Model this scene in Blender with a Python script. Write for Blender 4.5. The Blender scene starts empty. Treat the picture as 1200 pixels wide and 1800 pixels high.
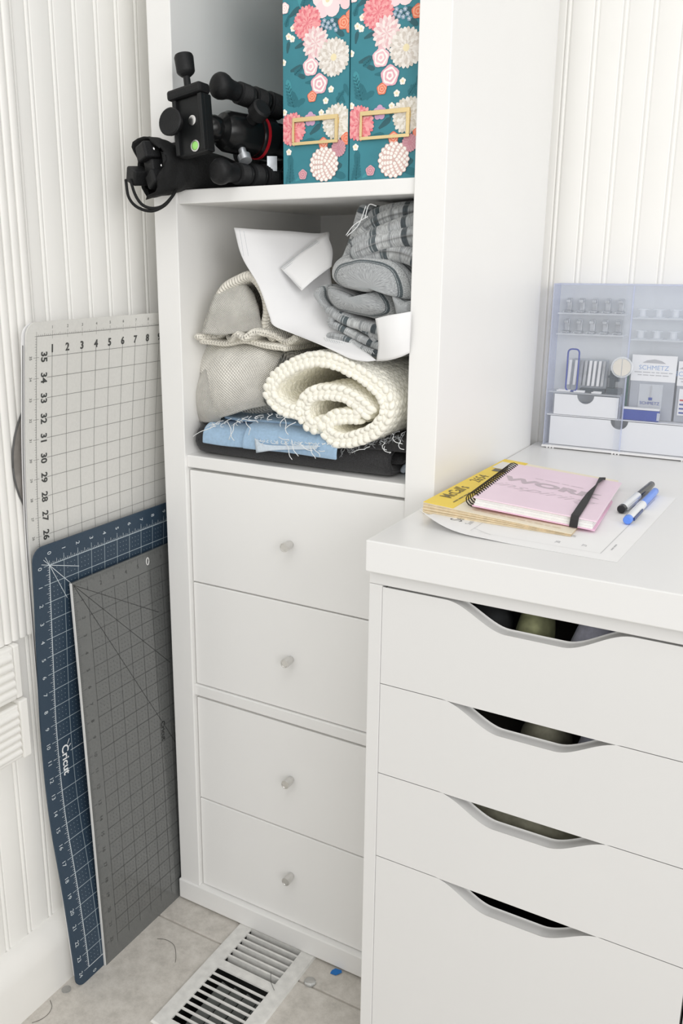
import bpy, bmesh, math, random
import numpy as np
from mathutils import Vector, Matrix, noise
random.seed(7)
R = math.radians
scene = bpy.context.scene
COL = scene.collection

# ------------------------------------------------------------------ camera
CAM_C = Vector((0.7998, -0.9629, 1.0057)); CAM_E = (1.3122, 0.0021, 0.5448)
CAM_F, CAM_CX, CAM_CY = 1562.96, 515.86, 872.57
cd = bpy.data.cameras.new('camera'); cam = bpy.data.objects.new('camera', cd); COL.objects.link(cam)
cam.location = CAM_C; cam.rotation_euler = CAM_E
cd.sensor_fit = 'VERTICAL'; cd.sensor_height = 36.0; cd.lens = CAM_F / 1800 * 36.0
cd.shift_x = (600 - CAM_CX) / 1800; cd.shift_y = -(900 - CAM_CY) / 1800
cd.clip_start = 0.02
scene.camera = cam
# ------------------------------------------------------------------ world, lights, exposure
w = bpy.data.worlds.new('room_light'); scene.world = w; w.use_nodes = True
bg = w.node_tree.nodes['Background']; bg.inputs[0].default_value = (1.0, 0.992, 0.975, 1); bg.inputs[1].default_value = 0.52
def area(name, loc, target, sx, sy, power, col):
    l = bpy.data.lights.new(name, 'AREA'); l.shape = 'RECTANGLE'; l.size = sx; l.size_y = sy; l.energy = power; l.color = col
    o = bpy.data.objects.new(name, l); COL.objects.link(o); o.location = loc
    o.rotation_euler = (Vector(target) - Vector(loc)).to_track_quat('-Z', 'Y').to_euler()
    return o
area('right_fill_light', (3.0, -1.5, 1.6), (0.0, 0.0, 0.8), 1.8, 1.6, 25, (1.0, 0.99, 0.975))  # added area light, no known window: lifts the left wall and bookcase side
area('front_window_daylight', (2.2, -2.2, 1.3), (0.0, 0.1, 0.9), 1.8, 1.6, 25, (1.0, 0.99, 0.975))
area('ceiling_lamp', (0.8, -1.2, 2.6), (0.5, -0.4, 0.4), 1.2, 1.2, 11, (1.0, 0.99, 0.97))
area('left_window_daylight', (0.02, -1.3, 1.35), (0.4, 0.0, 0.8), 1.0, 1.2, 2.5, (1.0, 0.99, 0.97))
scene.cycles.max_bounces = 16; scene.cycles.diffuse_bounces = 10; scene.cycles.transparent_max_bounces = 16
scene.view_settings.view_transform = 'Standard'; scene.view_settings.look = 'None'
scene.view_settings.gamma = 1.0; scene.view_settings.use_curve_mapping = False
scene.view_settings.exposure = -0.10

# ------------------------------------------------------------------ helpers
CM = cam.rotation_euler.to_matrix()
def at(u, v, Y=None, Z=None, X=None):
    """real-world point seen at photo pixel (u, v) lying on the given plane"""
    d = CM @ Vector(((u - CAM_CX) / CAM_F, -(v - CAM_CY) / CAM_F, -1.0))
    if Y is not None: t = (Y - CAM_C.y) / d.y
    elif Z is not None: t = (Z - CAM_C.z) / d.z
    else: t = (X - CAM_C.x) / d.x
    return CAM_C + d * t
def tag(o, label=None, cat=None, group=None, kind=None):
    if label: o['label'] = label
    if cat: o['category'] = cat
    if group: o['group'] = group
    if kind: o['kind'] = kind
    return o
def thing(name, loc, label, cat, group=None):
    o = bpy.data.objects.new(name, None); COL.objects.link(o); o.location = loc; o.empty_display_size = 0.02
    return tag(o, label, cat, group)
def link(name, me, parent=None):
    o = bpy.data.objects.new(name, me); COL.objects.link(o)
    if parent is not None:
        o.parent = parent
        q, loc = parent, Vector((0, 0, 0))
        while q is not None: loc += q.location; q = q.parent
        o.location = -loc      # meshes carry world coordinates
    return o

MATS = {}
def mat(name, col, rough=0.5, metal=0.0, var=0.04, vscale=30.0, bump=0.0, bscale=200.0, spec=0.5, trans=0.0, ior=1.45, coat=0.0, sheen=0.0, alpha=1.0):
    m = bpy.data.materials.new(name); m.use_nodes = True; MATS[name] = m
    nt = m.node_tree; b = nt.nodes['Principled BSDF']
    b.inputs['Roughness'].default_value = rough; b.inputs['Metallic'].default_value = metal
    b.inputs['Specular IOR Level'].default_value = spec; b.inputs['IOR'].default_value = ior
    b.inputs['Transmission Weight'].default_value = trans; b.inputs['Coat Weight'].default_value = coat
    b.inputs['Sheen Weight'].default_value = sheen
    tc = nt.nodes.new('ShaderNodeTexCoord')
    nz = nt.nodes.new('ShaderNodeTexNoise'); nz.inputs['Scale'].default_value = vscale; nz.inputs['Detail'].default_value = 4
    nt.links.new(tc.outputs['Object'], nz.inputs['Vector'])
    mr = nt.nodes.new('ShaderNodeMapRange'); mr.inputs['From Min'].default_value = 0.3; mr.inputs['From Max'].default_value = 0.7
    mr.inputs['To Min'].default_value = 1 - var; mr.inputs['To Max'].default_value = 1 + var * 0.5
    nt.links.new(nz.outputs['Fac'], mr.inputs['Value'])
    mx = nt.nodes.new('ShaderNodeVectorMath'); mx.operation = 'SCALE'; mx.inputs[0].default_value = col
    nt.links.new(mr.outputs['Result'], mx.inputs['Scale']); nt.links.new(mx.outputs['Vector'], b.inputs['Base Color'])
    if bump:
        n2 = nt.nodes.new('ShaderNodeTexNoise'); n2.inputs['Scale'].default_value = bscale; n2.inputs['Detail'].default_value = 3
        nt.links.new(tc.outputs['Object'], n2.inputs['Vector'])
        bp = nt.nodes.new('ShaderNodeBump'); bp.inputs['Strength'].default_value = bump; bp.inputs['Distance'].default_value = 0.001
        nt.links.new(n2.outputs['Fac'], bp.inputs['Height']); nt.links.new(bp.outputs['Normal'], b.inputs['Normal'])
    return m
def weave(m, per, strength, var=0.0):
    """plain-weave relief from the cloth's own UVs (metres)"""
    nt = m.node_tree; b = nt.nodes['Principled BSDF']
    uv = nt.nodes.new('ShaderNodeUVMap'); sp = nt.nodes.new('ShaderNodeSeparateXYZ'); nt.links.new(uv.outputs[0], sp.inputs[0])
    hs = []
    for k in (0, 1):
        a = nt.nodes.new('ShaderNodeMath'); a.operation = 'MULTIPLY'; a.inputs[1].default_value = 2 * math.pi / per
        s = nt.nodes.new('ShaderNodeMath'); s.operation = 'SINE'
        nt.links.new(sp.outputs[k], a.inputs[0]); nt.links.new(a.outputs[0], s.inputs[0]); hs.append(s)
    p = nt.nodes.new('ShaderNodeMath'); p.operation = 'MULTIPLY'
    nt.links.new(hs[0].outputs[0], p.inputs[0]); nt.links.new(hs[1].outputs[0], p.inputs[1])
    bp = nt.nodes.new('ShaderNodeBump'); bp.inputs['Strength'].default_value = strength; bp.inputs['Distance'].default_value = 0.0012
    nt.links.new(p.outputs[0], bp.inputs['Height']); nt.links.new(bp.outputs['Normal'], b.inputs['Normal'])
    return m

class MB:
    def __init__(s): s.v = []; s.f = []; s.c = []; s.uv = {}
    def add(s, verts, faces, col=None):
        o = len(s.v); s.v += [tuple(p) for p in verts]
        for f in faces: s.f.append([i + o for i in f]); s.c.append(col)
        return o
    def box(s, x0, x1, y0, y1, z0, z1, col=None):
        return s.add([(x0,y0,z0),(x1,y0,z0),(x1,y1,z0),(x0,y1,z0),(x0,y0,z1),(x1,y0,z1),(x1,y1,z1),(x0,y1,z1)],
                     [(0,3,2,1),(4,5,6,7),(0,1,5,4),(1,2,6,5),(2,3,7,6),(3,0,4,7)], col)
    def obox(s, c, ax, ay, az, col=None):
        """oriented box: centre and three half-axis vectors"""
        c, ax, ay, az = Vector(c), Vector(ax), Vector(ay), Vector(az); P = []
        for k in (-1, 1):
            for i, j in ((-1,-1),(1,-1),(1,1),(-1,1)): P.append(c + ax*i + ay*j + az*k)
        return s.add(P, [(0,3,2,1),(4,5,6,7),(0,1,5,4),(1,2,6,5),(2,3,7,6),(3,0,4,7)], col)
    def tube(s, pts, r, n=8, cap=True, col=None):
        pts = [Vector(p) for p in pts]; rr = r if isinstance(r, (list, tuple)) else [r] * len(pts); V = []; prev = None
        for i, p in enumerate(pts):
            t = (pts[min(i+1, len(pts)-1)] - pts[max(i-1, 0)]).normalized()
            a = prev if prev is not None else (Vector((0,0,1)) if abs(t.z) < 0.9 else Vector((1,0,0)))
            a = (a - t * a.dot(t)).normalized(); prev = a; b = t.cross(a)
            for k in range(n):
                q = 2*math.pi*k/n; V.append(p + (a*math.cos(q) + b*math.sin(q)) * rr[i])
        F = [(i*n+k, i*n+(k+1)%n, (i+1)*n+(k+1)%n, (i+1)*n+k) for i in range(len(pts)-1) for k in range(n)]
        if cap: F += [tuple(range(n-1, -1, -1)), tuple((len(pts)-1)*n+k for k in range(n))]
        return s.add(V, F, col)
    def lathe(s, base, axis, prof, n=24, col=None):
        """prof: (distance along axis, radius)"""
        base = Vector(base); t = Vector(axis).normalized()
        a = (Vector((0,0,1)) if abs(t.z) < 0.9 else Vector((1,0,0))); a = (a - t*a.dot(t)).normalized(); b = t.cross(a)
        V = [base + t*d + (a*math.cos(2*math.pi*k/n) + b*math.sin(2*math.pi*k/n))*max(r, 1e-5) for d, r in prof for k in range(n)]
        F = [(i*n+k, i*n+(k+1)%n, (i+1)*n+(k+1)%n, (i+1)*n+k) for i in range(len(prof)-1) for k in range(n)]
        F += [tuple(range(n-1, -1, -1)), tuple((len(prof)-1)*n+k for k in range(n))]
        return s.add(V, F, col)
    def build(s, name, m, parent=None, smooth=False, angle=None, bevel=0.0, seg=2):
        me = bpy.data.meshes.new(name); me.from_pydata(s.v, [], s.f)
        if any(c is not None for c in s.c):
            ca = me.color_attributes.new('Col', 'FLOAT_COLOR', 'CORNER'); d = []
            for f, c in zip(s.f, s.c):
                c = c or (0.5, 0.5, 0.5); d += [c[0], c[1], c[2], 1.0] * len(f)
            ca.data.foreach_set('color', d)
        if s.uv:
            ul = me.uv_layers.new(name='UVMap'); d = []
            for f in s.f:
                for i in f: d += list(s.uv.get(i, (0, 0)))
            ul.data.foreach_set('uv', d)
        if bevel:
            bm = bmesh.new(); bm.from_mesh(me); bmesh.ops.remove_doubles(bm, verts=bm.verts, dist=1e-6)
            es = [e for e in bm.edges if len(e.link_faces) == 2 and e.calc_face_angle(0) > R(25)]
            bmesh.ops.bevel(bm, geom=es, offset=bevel, segments=seg, affect='EDGES', profile=0.5)
            bm.to_mesh(me); bm.free()
        else:
            bm = bmesh.new(); bm.from_mesh(me); bmesh.ops.recalc_face_normals(bm, faces=bm.faces); bm.to_mesh(me); bm.free()
        me.materials.append(m)
        if smooth:
            me.polygons.foreach_set('use_smooth', [True] * len(me.polygons))
            if angle: me.set_sharp_from_angle(angle=R(angle))
        me.update()
        return link(name, me, parent)
def bx(name, X, Y, Z, m, parent=None, bevel=0.0012):
    mb = MB(); mb.box(X[0], X[1], Y[0], Y[1], Z[0], Z[1]); return mb.build(name, m, parent, bevel=bevel)
def catmull(pts, n, closed=False):
    P = [Vector(p) for p in pts]; out = []; N = len(P); segs = N if closed else N - 1
    for i in range(segs):
        p0 = P[(i-1) % N] if (closed or i > 0) else P[0]*2 - P[1]
        p1, p2 = P[i], P[(i+1) % N]
        p3 = P[(i+2) % N] if (closed or i + 2 < N) else P[-1]*2 - P[-2]
        for k in range(n):
            t = k / n
            out.append(0.5*((2*p1) + (p2-p0)*t + (2*p0-5*p1+4*p2-p3)*t*t + (3*p1-p0-3*p2+p3)*t**3))
    if not closed: out.append(P[-1])
    return out
def resample(P, step):
    L = [0.0]
    for a, b in zip(P, P[1:]): L.append(L[-1] + (b - a).length)
    n = max(2, int(L[-1] / step)); out = []; j = 0
    for i in range(n + 1):
        d = L[-1] * i / n
        while j < len(L) - 2 and L[j+1] < d: j += 1
        t = (d - L[j]) / max(1e-9, L[j+1] - L[j]); out.append(P[j].lerp(P[j+1], min(1, max(0, t))))
    return out, L[-1]

def ribbon(mb, path, y0, y1, th, rows=24, step=0.004, amp=0.0015, freq=25.0, drift=(0.0, 0.0), fy=None, seed=0.0, rnd=1.0, wob=0.0):
    """a thick soft sheet: path (x, z) in the plane facing the room, run back from y0 to y1, with puffy edges and crumple"""
    P, L = resample(catmull([(p[0], 0, p[1]) for p in path], 8), step)
    n = len(P); T = []
    for i in range(n):
        t = (P[min(i+1, n-1)] - P[max(i-1, 0)]).normalized(); T.append(t)
    ncap = 4; loop = []          # closed section: (index, tangential shift, normal shift, u)
    for i in range(n): loop.append((i, 0.0, 1.0))
    for k in range(1, ncap): q = math.pi*k/ncap; loop.append((n-1, math.sin(q), math.cos(q)))
    for i in range(n-1, -1, -1): loop.append((i, 0.0, -1.0))
    for k in range(1, ncap): q = math.pi*k/ncap; loop.append((0, -math.sin(q), -math.cos(q)))
    m = len(loop); base = len(mb.v); V = []
    vs = [0, 0.02, 0.06, 0.13, 0.25, 0.5]; vs = [x*th/ max(1e-6, abs(y1-y0)) * rnd for x in vs]
    rest = [vs[-1] + (1 - vs[-1]) * k / rows for k in range(1, rows + 1)]
    for iv, v in enumerate(vs + rest):
        d = min(1.0, v * abs(y1-y0) / (th * 0.5 * rnd + 1e-9)); hs = math.sqrt(max(0.0, 1 - (1-d)**2)) * 0.5 * th
        for (i, ts, ns) in loop:
            t = T[i]; nr = Vector((-t.z, 0, t.x)); y = y0 + (y1-y0)*v
            if fy: y += fy(i / (n-1)) * (1 - v)
            p = P[i] + Vector((drift[0]*v, y, drift[1]*v))
            c = noise.noise(Vector((p.x*freq*0.5+seed, p.y*freq*0.5, p.z*freq*0.5)))
            p += nr * (c * wob) + t*ts*hs + nr*ns*hs
            a = noise.noise(Vector((p.x*freq+seed*3, p.y*freq, p.z*freq)))
            p += nr * (a*amp) + Vector((0, noise.noise(Vector((p.x*freq*.7, seed, p.z*freq*.7)))*amp*1.5*(1-v), 0))
            mb.uv[base + len(V)] = (L * i/(n-1) + ts*hs, y); V.append(p)
    F = []; nv = len(vs) + len(rest)
    for j in range(nv - 1):
        for k in range(m): F.append((j*m+k, j*m+(k+1) % m, (j+1)*m+(k+1) % m, (j+1)*m+k))
    F.append(tuple(range(m-1, -1, -1))); F.append(tuple((nv-1)*m+k for k in range(m)))
    mb.add(V, F)
def patch(mb, rows, nu=14, nv=14, th=0.0006, col=None, rip=0.0, seed=0.0):
    """thin sheet through a grid of 3-D control points"""
    cols = [catmull(r, max(1, nu // (len(r)-1))) for r in rows]
    K = len(cols[0]); G = []
    tr = [catmull([c[k] for c in cols], max(1, nv // (len(rows)-1))) for k in range(K)]
    H = len(tr[0]); base = len(mb.v); V = []
    for side in (0, 1):
        for j in range(H):
            for k in range(K):
                p = tr[k][j]
                du = tr[min(k+1, K-1)][j] - tr[max(k-1, 0)][j]; dv = tr[k][min(j+1, H-1)] - tr[k][max(j-1, 0)]
                nr = du.cross(dv); nr = nr.normalized() if nr.length > 1e-12 else Vector((0, 0, 1))
                r = noise.noise(p*18 + Vector((seed, 0, 0))) * rip
                mb.uv[base + len(V)] = (k / (K-1) * 0.14, j / (H-1) * 0.14); V.append(p + nr*(r + (th if side else 0)))
    F = []; S = H*K
    for j in range(H-1):
        for k in range(K-1):
            a = j*K+k; F.append((a, a+1, a+K+1, a+K)); F.append((S+a, S+a+K, S+a+K+1, S+a+1))
    E = [j*K for j in range(H)], [j*K+K-1 for j in range(H)], list(range(K)), [(H-1)*K+k for k in range(K)]
    for q in E:
        for a, b in zip(q, q[1:]): F.append((a, b, S+b, S+a))
    mb.add(V, F, col)
_T = {}
def text2d(s, size=1.0, shear=0.0, bold=0.0, align='CENTER'):
    key = (s, shear, bold, align)
    if key not in _T:
        c = bpy.data.curves.new('t', 'FONT'); c.body = s; c.size = 1.0; c.shear = shear; c.offset = bold; c.resolution_u = 3
        c.align_x = align; c.align_y = 'CENTER'; c.fill_mode = 'FRONT'
        o = bpy.data.objects.new('t', c); me = bpy.data.meshes.new_from_object(o)
        _T[key] = ([(v.co.x, v.co.y) for v in me.vertices], [tuple(p.vertices) for p in me.polygons])
        bpy.data.objects.remove(o); bpy.data.curves.remove(c); bpy.data.meshes.remove(me)
    V, F = _T[key]
    return [(x*size, y*size) for x, y in V], F
_J = [0]
def nj(): _J[0] = (_J[0] + 1) % 11
def PJ(): return _J[0]*0.00002
def put_text(mb, fn, s, cx, cy, size, rot=0.0, col=(0,0,0), shear=0.0, bold=0.0, align='CENTER', sx=1.0):
    nj(); V, F = text2d(s, size, shear, bold, align); ca, sa = math.cos(R(rot)), math.sin(R(rot))
    mb.add([fn(cx + x*sx*ca - y*sa, cy + x*sx*sa + y*ca) for x, y in V], F, col)
def put_line(mb, fn, x0, y0, x1, y1, wd, col, n=1):
    nj(); d = Vector((x1-x0, y1-y0)); L = d.length; nx, ny = -d.y/L*wd/2, d.x/L*wd/2; V = []
    for i in range(n+1):
        t = i/n; x = x0 + d.x*t; y = y0 + d.y*t; V += [fn(x+nx, y+ny), fn(x-nx, y-ny)]
    mb.add(V, [(2*i, 2*i+1, 2*i+3, 2*i+2) for i in range(n)], col)
def microprint(mb, fn, cx, cy, length, h, rot, col, seed=1):
    # print too small to read in the photo: a broken row of word-length strokes
    rr = random.Random(seed); a = -length/2; ca, sa = math.cos(R(rot)), math.sin(R(rot))
    while a < length/2:
        b_ = min(length/2, a + h*rr.uniform(1.6, 4.0))
        put_line(mb, fn, cx + a*ca, cy + a*sa, cx + b_*ca, cy + b_*sa, h*0.45, col); a = b_ + h*0.6
def put_poly(mb, fn, pts, col): mb.add([fn(x, y) for x, y in pts], [tuple(range(len(pts)))], col)

# ------------------------------------------------------------------ materials
mat('white_laminate', (0.865, 0.862, 0.85), 0.38, var=0.012, vscale=6, bump=0.02, bscale=900)
mat('white_desk', (0.80, 0.798, 0.792), 0.3, var=0.01, vscale=6)
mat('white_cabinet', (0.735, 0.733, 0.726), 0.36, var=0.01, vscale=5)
mat('white_front', (0.88, 0.877, 0.865), 0.36, var=0.01, vscale=5)
mat('wall_paint', (0.88, 0.873, 0.845), 0.42, var=0.02, vscale=8, bump=0.04, bscale=120)
mat('trim_paint', (0.87, 0.86, 0.83), 0.35, var=0.025, vscale=12, bump=0.05, bscale=80)
mat('grout', (0.50, 0.47, 0.43), 0.9, bump=0.3, bscale=300)
mat('brushed_metal', (0.72, 0.71, 0.69), 0.28, 1.0, var=0.05, vscale=200)
mat('silver', (0.8, 0.8, 0.8), 0.3, 1.0)
mat('gold', (0.83, 0.66, 0.36), 0.27, 1.0, var=0.05)
mat('black_plastic', (0.007, 0.0075, 0.008), 0.25, var=0.2, spec=0.4)
mat('black_rubber', (0.013, 0.0135, 0.0145), 0.5, var=0.3, bump=0.35, bscale=500, spec=0.3)
mat('black_anodised', (0.012, 0.013, 0.014), 0.42, 0.3, var=0.15)
mat('black_cloth', (0.007, 0.0075, 0.008), 0.8, var=0.5, vscale=60, bump=0.7, bscale=260)
mat('red_enamel', (0.5, 0.01, 0.02), 0.35)
mat('level_green', (0.35, 0.75, 0.2), 0.2)
mat('mat_blue', (0.030, 0.055, 0.088), 0.5, var=0.06, vscale=400, bump=0.15, bscale=1500)
mat('mat_grey', (0.70, 0.695, 0.665), 0.5, var=0.03, vscale=300, bump=0.12, bscale=1500)
mat('mat_edge_dark', (0.10, 0.10, 0.10), 0.5)
mat('ruler_grey', (0.14, 0.145, 0.143), 0.2, var=0.05, vscale=300, coat=0.3)
mat('ruler_edge', (0.75, 0.75, 0.74), 0.3)
mat('board_grey', (0.30, 0.28, 0.26), 0.5, var=0.3, vscale=40)
mat('charcoal_denim', (0.030, 0.030, 0.032), 0.9, var=0.5, vscale=700, bump=0.5, bscale=700, sheen=0.15)
mat('blue_cotton', (0.36, 0.52, 0.70), 0.9, var=0.10, vscale=250, sheen=0.2)
mat('pale_blue_cotton', (0.62, 0.70, 0.78), 0.9, var=0.08, vscale=250)
mat('thread_white', (0.80, 0.82, 0.83), 0.9)
mat('thread_grey', (0.22, 0.23, 0.24), 0.9)
mat('thread_dark', (0.05, 0.045, 0.04), 0.8)
mat('towel_cream', (0.90, 0.865, 0.77), 0.95, var=0.10, vscale=60, sheen=0.3)
mat('towel_beige', (0.90, 0.875, 0.805), 0.95, var=0.10, vscale=60, sheen=0.3)
mat('knit_cream', (0.93, 0.91, 0.82), 0.9, var=0.05, vscale=60, bump=0.35, bscale=500, sheen=0.2)
mat('paper_white', (0.84, 0.84, 0.845), 0.7, var=0.015)
mat('tissue_paper', (0.80, 0.80, 0.81), 0.7, var=0.03, vscale=20)
mat('page_cream', (0.78, 0.66, 0.46), 0.8, var=0.15, vscale=120)
mat('page_white', (0.82, 0.82, 0.81), 0.8, var=0.05, vscale=200)
mat('pink_cover', (0.83, 0.66, 0.76), 0.4, var=0.02)
mat('pink_plate', (0.86, 0.55, 0.72), 0.4)
mat('elastic_black', (0.025, 0.024, 0.025), 0.7, bump=0.4, bscale=900)
mat('wire_black', (0.03, 0.025, 0.02), 0.35, 0.6)
mat('pen_black', (0.02, 0.022, 0.025), 0.2); mat('pen_blue', (0.12, 0.28, 0.85), 0.25); mat('pen_navy', (0.01, 0.04, 0.18), 0.3)
mat('pen_clear', (0.75, 0.77, 0.80), 0.12, var=0.05, coat=0.5)
mat('plastic_white', (0.80, 0.80, 0.81), 0.4, var=0.01)
mat('plastic_blue', (0.01, 0.045, 0.33), 0.35); mat('plastic_wire_blue', (0.03, 0.06, 0.35), 0.3)
mat('plastic_dark', (0.05, 0.07, 0.085), 0.3, var=0.2); mat('plastic_grey', (0.42, 0.45, 0.49), 0.35, var=0.12, vscale=80)
mat('steel_part', (0.55, 0.57, 0.60), 0.35, 0.7, var=0.2, vscale=100)
mat('card_grey', (0.40, 0.42, 0.46), 0.5, var=0.08); mat('green_strip', (0.02, 0.10, 0.07), 0.5)
mat('tape_blue', (0.01, 0.16, 0.50), 0.5)
mat('vent_paint', (0.74, 0.735, 0.71), 0.45, var=0.12, vscale=90, bump=0.15, bscale=150)
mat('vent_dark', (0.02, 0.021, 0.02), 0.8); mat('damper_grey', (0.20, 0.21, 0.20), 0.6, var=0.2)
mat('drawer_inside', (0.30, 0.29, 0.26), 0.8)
mat('cloth_olive', (0.30, 0.31, 0.17), 0.9, var=0.3, vscale=80); mat('cloth_lavender', (0.50, 0.51, 0.62), 0.9, var=0.15, vscale=200)
mat('cloth_dark', (0.03, 0.032, 0.035), 0.9, var=0.3, vscale=80); mat('cloth_brown', (0.30, 0.29, 0.22), 0.9, var=0.3, vscale=90)
mat('gem_glass', (0.95, 0.96, 0.96), 0.02, trans=0.9, ior=1.5, var=0.0)
weave(MATS['towel_cream'], 0.0046, 1.0); weave(MATS['towel_beige'], 0.0046, 1.0); weave(MATS['blue_cotton'], 0.0016, 0.3)
weave(MATS['elastic_black'], 0.0012, 0.4)

# printed colour read from the mesh's own colour attribute
def print_mat(name, rough):
    m = bpy.data.materials.new(name); m.use_nodes = True; MATS[name] = m; nt = m.node_tree; b = nt.nodes['Principled BSDF']
    a = nt.nodes.new('ShaderNodeAttribute'); a.attribute_name = 'Col'; nt.links.new(a.outputs['Color'], b.inputs['Base Color']); b.inputs['Roughness'].default_value = rough
print_mat('print', 0.45); print_mat('print_matte', 0.7)
# clear plastic sheet: part of the light passes, part scatters, part is mirrored
def clear_mat(name, tint, through, milk):
    m = bpy.data.materials.new(name); m.use_nodes = True; MATS[name] = m; nt = m.node_tree
    for n in list(nt.nodes):
        if n.type != 'OUTPUT_MATERIAL': nt.nodes.remove(n)
    out = [n for n in nt.nodes if n.type == 'OUTPUT_MATERIAL'][0]
    t = nt.nodes.new('ShaderNodeBsdfTransparent'); t.inputs[0].default_value = (*tint, 1)
    p = nt.nodes.new('ShaderNodeBsdfPrincipled'); p.inputs['Roughness'].default_value = 0.12
    nz = nt.nodes.new('ShaderNodeTexNoise'); nz.inputs['Scale'].default_value = 15
    cr = nt.nodes.new('ShaderNodeMix'); cr.data_type = 'RGBA'; cr.inputs['A'].default_value = (*milk, 1); cr.inputs['B'].default_value = (milk[0]*.94, milk[1]*.95, milk[2]*.97, 1)
    nt.links.new(nz.outputs['Fac'], cr.inputs['Factor']); nt.links.new(cr.outputs['Result'], p.inputs['Base Color'])
    mx = nt.nodes.new('ShaderNodeMixShader'); mx.inputs[0].default_value = 1 - through
    nt.links.new(t.outputs[0], mx.inputs[1]); nt.links.new(p.outputs[0], mx.inputs[2]); nt.links.new(mx.outputs[0], out.inputs[0])
clear_mat('clear_plastic', (0.98, 0.985, 0.995), 0.93, (0.85, 0.87, 0.91))
clear_mat('clear_edge', (0.90, 0.92, 0.98), 0.66, (0.74, 0.77, 0.90))
mat('grip_beige', (0.66, 0.64, 0.60), 0.45)
clear_mat('clear_frosted', (0.98, 0.985, 0.99), 0.62, (0.90, 0.92, 0.94))
# floor tile: cement look
m = mat('floor_tile', (0.62, 0.59, 0.54), 0.55, bump=0.25, bscale=220); nt = m.node_tree; b = nt.nodes['Principled BSDF']
tc = nt.nodes.new('ShaderNodeTexCoord'); n1 = nt.nodes.new('ShaderNodeTexNoise'); n1.inputs['Scale'].default_value = 38; n1.inputs['Detail'].default_value = 9; n1.inputs['Roughness'].default_value = 0.78
nt.links.new(tc.outputs['Object'], n1.inputs['Vector'])
cr = nt.nodes.new('ShaderNodeValToRGB'); e = cr.color_ramp.elements
e[0].position = 0.37; e[0].color = (0.49, 0.465, 0.425, 1); e[1].position = 0.63; e[1].color = (0.66, 0.63, 0.585, 1)
k = cr.color_ramp.elements.new(0.5); k.color = (0.585, 0.555, 0.51, 1)
nt.links.new(n1.outputs['Fac'], cr.inputs['Fac']); nt.links.new(cr.outputs['Color'], b.inputs['Base Color'])
# striped wool-like weave driven by the cloth's UVs
for sname, axis in (('striped_cloth', 0), ('striped_across', 1)):
  m = mat(sname, (0.4, 0.4, 0.4), 0.95, sheen=0.3); nt = m.node_tree; b = nt.nodes['Principled BSDF']
  uv = nt.nodes.new('ShaderNodeUVMap'); sp = nt.nodes.new('ShaderNodeSeparateXYZ'); nt.links.new(uv.outputs[0], sp.inputs[0])
  def N(t, **kw):
      n = nt.nodes.new(t)
      for kk, vv in kw.items(): setattr(n, kk, vv)
      return n
  md = N('ShaderNodeMath', operation='MODULO'); md.inputs[1].default_value = 0.075
  ad = N('ShaderNodeMath', operation='ADD'); ad.inputs[1].default_value = 0.975; nt.links.new(sp.outputs[axis], ad.inputs[0]); nt.links.new(ad.outputs[0], md.inputs[0])
  dv = N('ShaderNodeMath', operation='DIVIDE'); dv.inputs[1].default_value = 0.075; nt.links.new(md.outputs[0], dv.inputs[0])
  cr = N('ShaderNodeValToRGB'); cr.color_ramp.interpolation = 'CONSTANT'; el = cr.color_ramp.elements
  el[0].position = 0.0; el[0].color = (0.36, 0.375, 0.385, 1); el[1].position = 0.28; el[1].color = (0.10, 0.12, 0.13, 1)
  for ps, c in ((0.31, (0.34, 0.36, 0.37, 1)), (0.325, (0.08, 0.10, 0.11, 1)), (0.40, (0.44, 0.455, 0.46, 1)), (0.62, (0.27, 0.285, 0.295, 1)), (0.66, (0.42, 0.435, 0.445, 1)), (0.84, (0.065, 0.08, 0.09, 1)), (0.93, (0.34, 0.36, 0.37, 1))):
      q = el.new(ps); q.color = c
  nt.links.new(dv.outputs[0], cr.inputs['Fac'])
  nz = N('ShaderNodeTexNoise'); nz.inputs['Scale'].default_value = 900; nz.inputs['Detail'].default_value = 2
  mp = N('ShaderNodeMapping'); mp.inputs['Scale'].default_value = (1.0, 0.25, 1.0); nt.links.new(uv.outputs[0], mp.inputs['Vector']); nt.links.new(mp.outputs[0], nz.inputs['Vector'])
  mr = N('ShaderNodeMapRange'); mr.inputs['From Min'].default_value = 0.3; mr.inputs['From Max'].default_value = 0.7; mr.inputs['To Min'].default_value = 0.55; mr.inputs['To Max'].default_value = 1.4
  nt.links.new(nz.outputs['Fac'], mr.inputs['Value'])
  sc = N('ShaderNodeVectorMath', operation='SCALE'); nt.links.new(cr.outputs['Color'], sc.inputs[0]); nt.links.new(mr.outputs['Result'], sc.inputs['Scale'])
  nt.links.new(sc.outputs['Vector'], b.inputs['Base Color'])

M = MATS

# ================================================================== SETTING
Z1, TH = 0.373, 0.0176
S1, S2, S3, S4 = Z1, Z1 + TH + .335, Z1 + 2*(TH + .335), Z1 + 3*(TH + .335)     # undersides of the shelves, top panel
DESK_Z = 0.7296; SHELF3 = S3 + TH
WX, WY = -0.058, 0.416                                                            # wall faces
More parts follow.
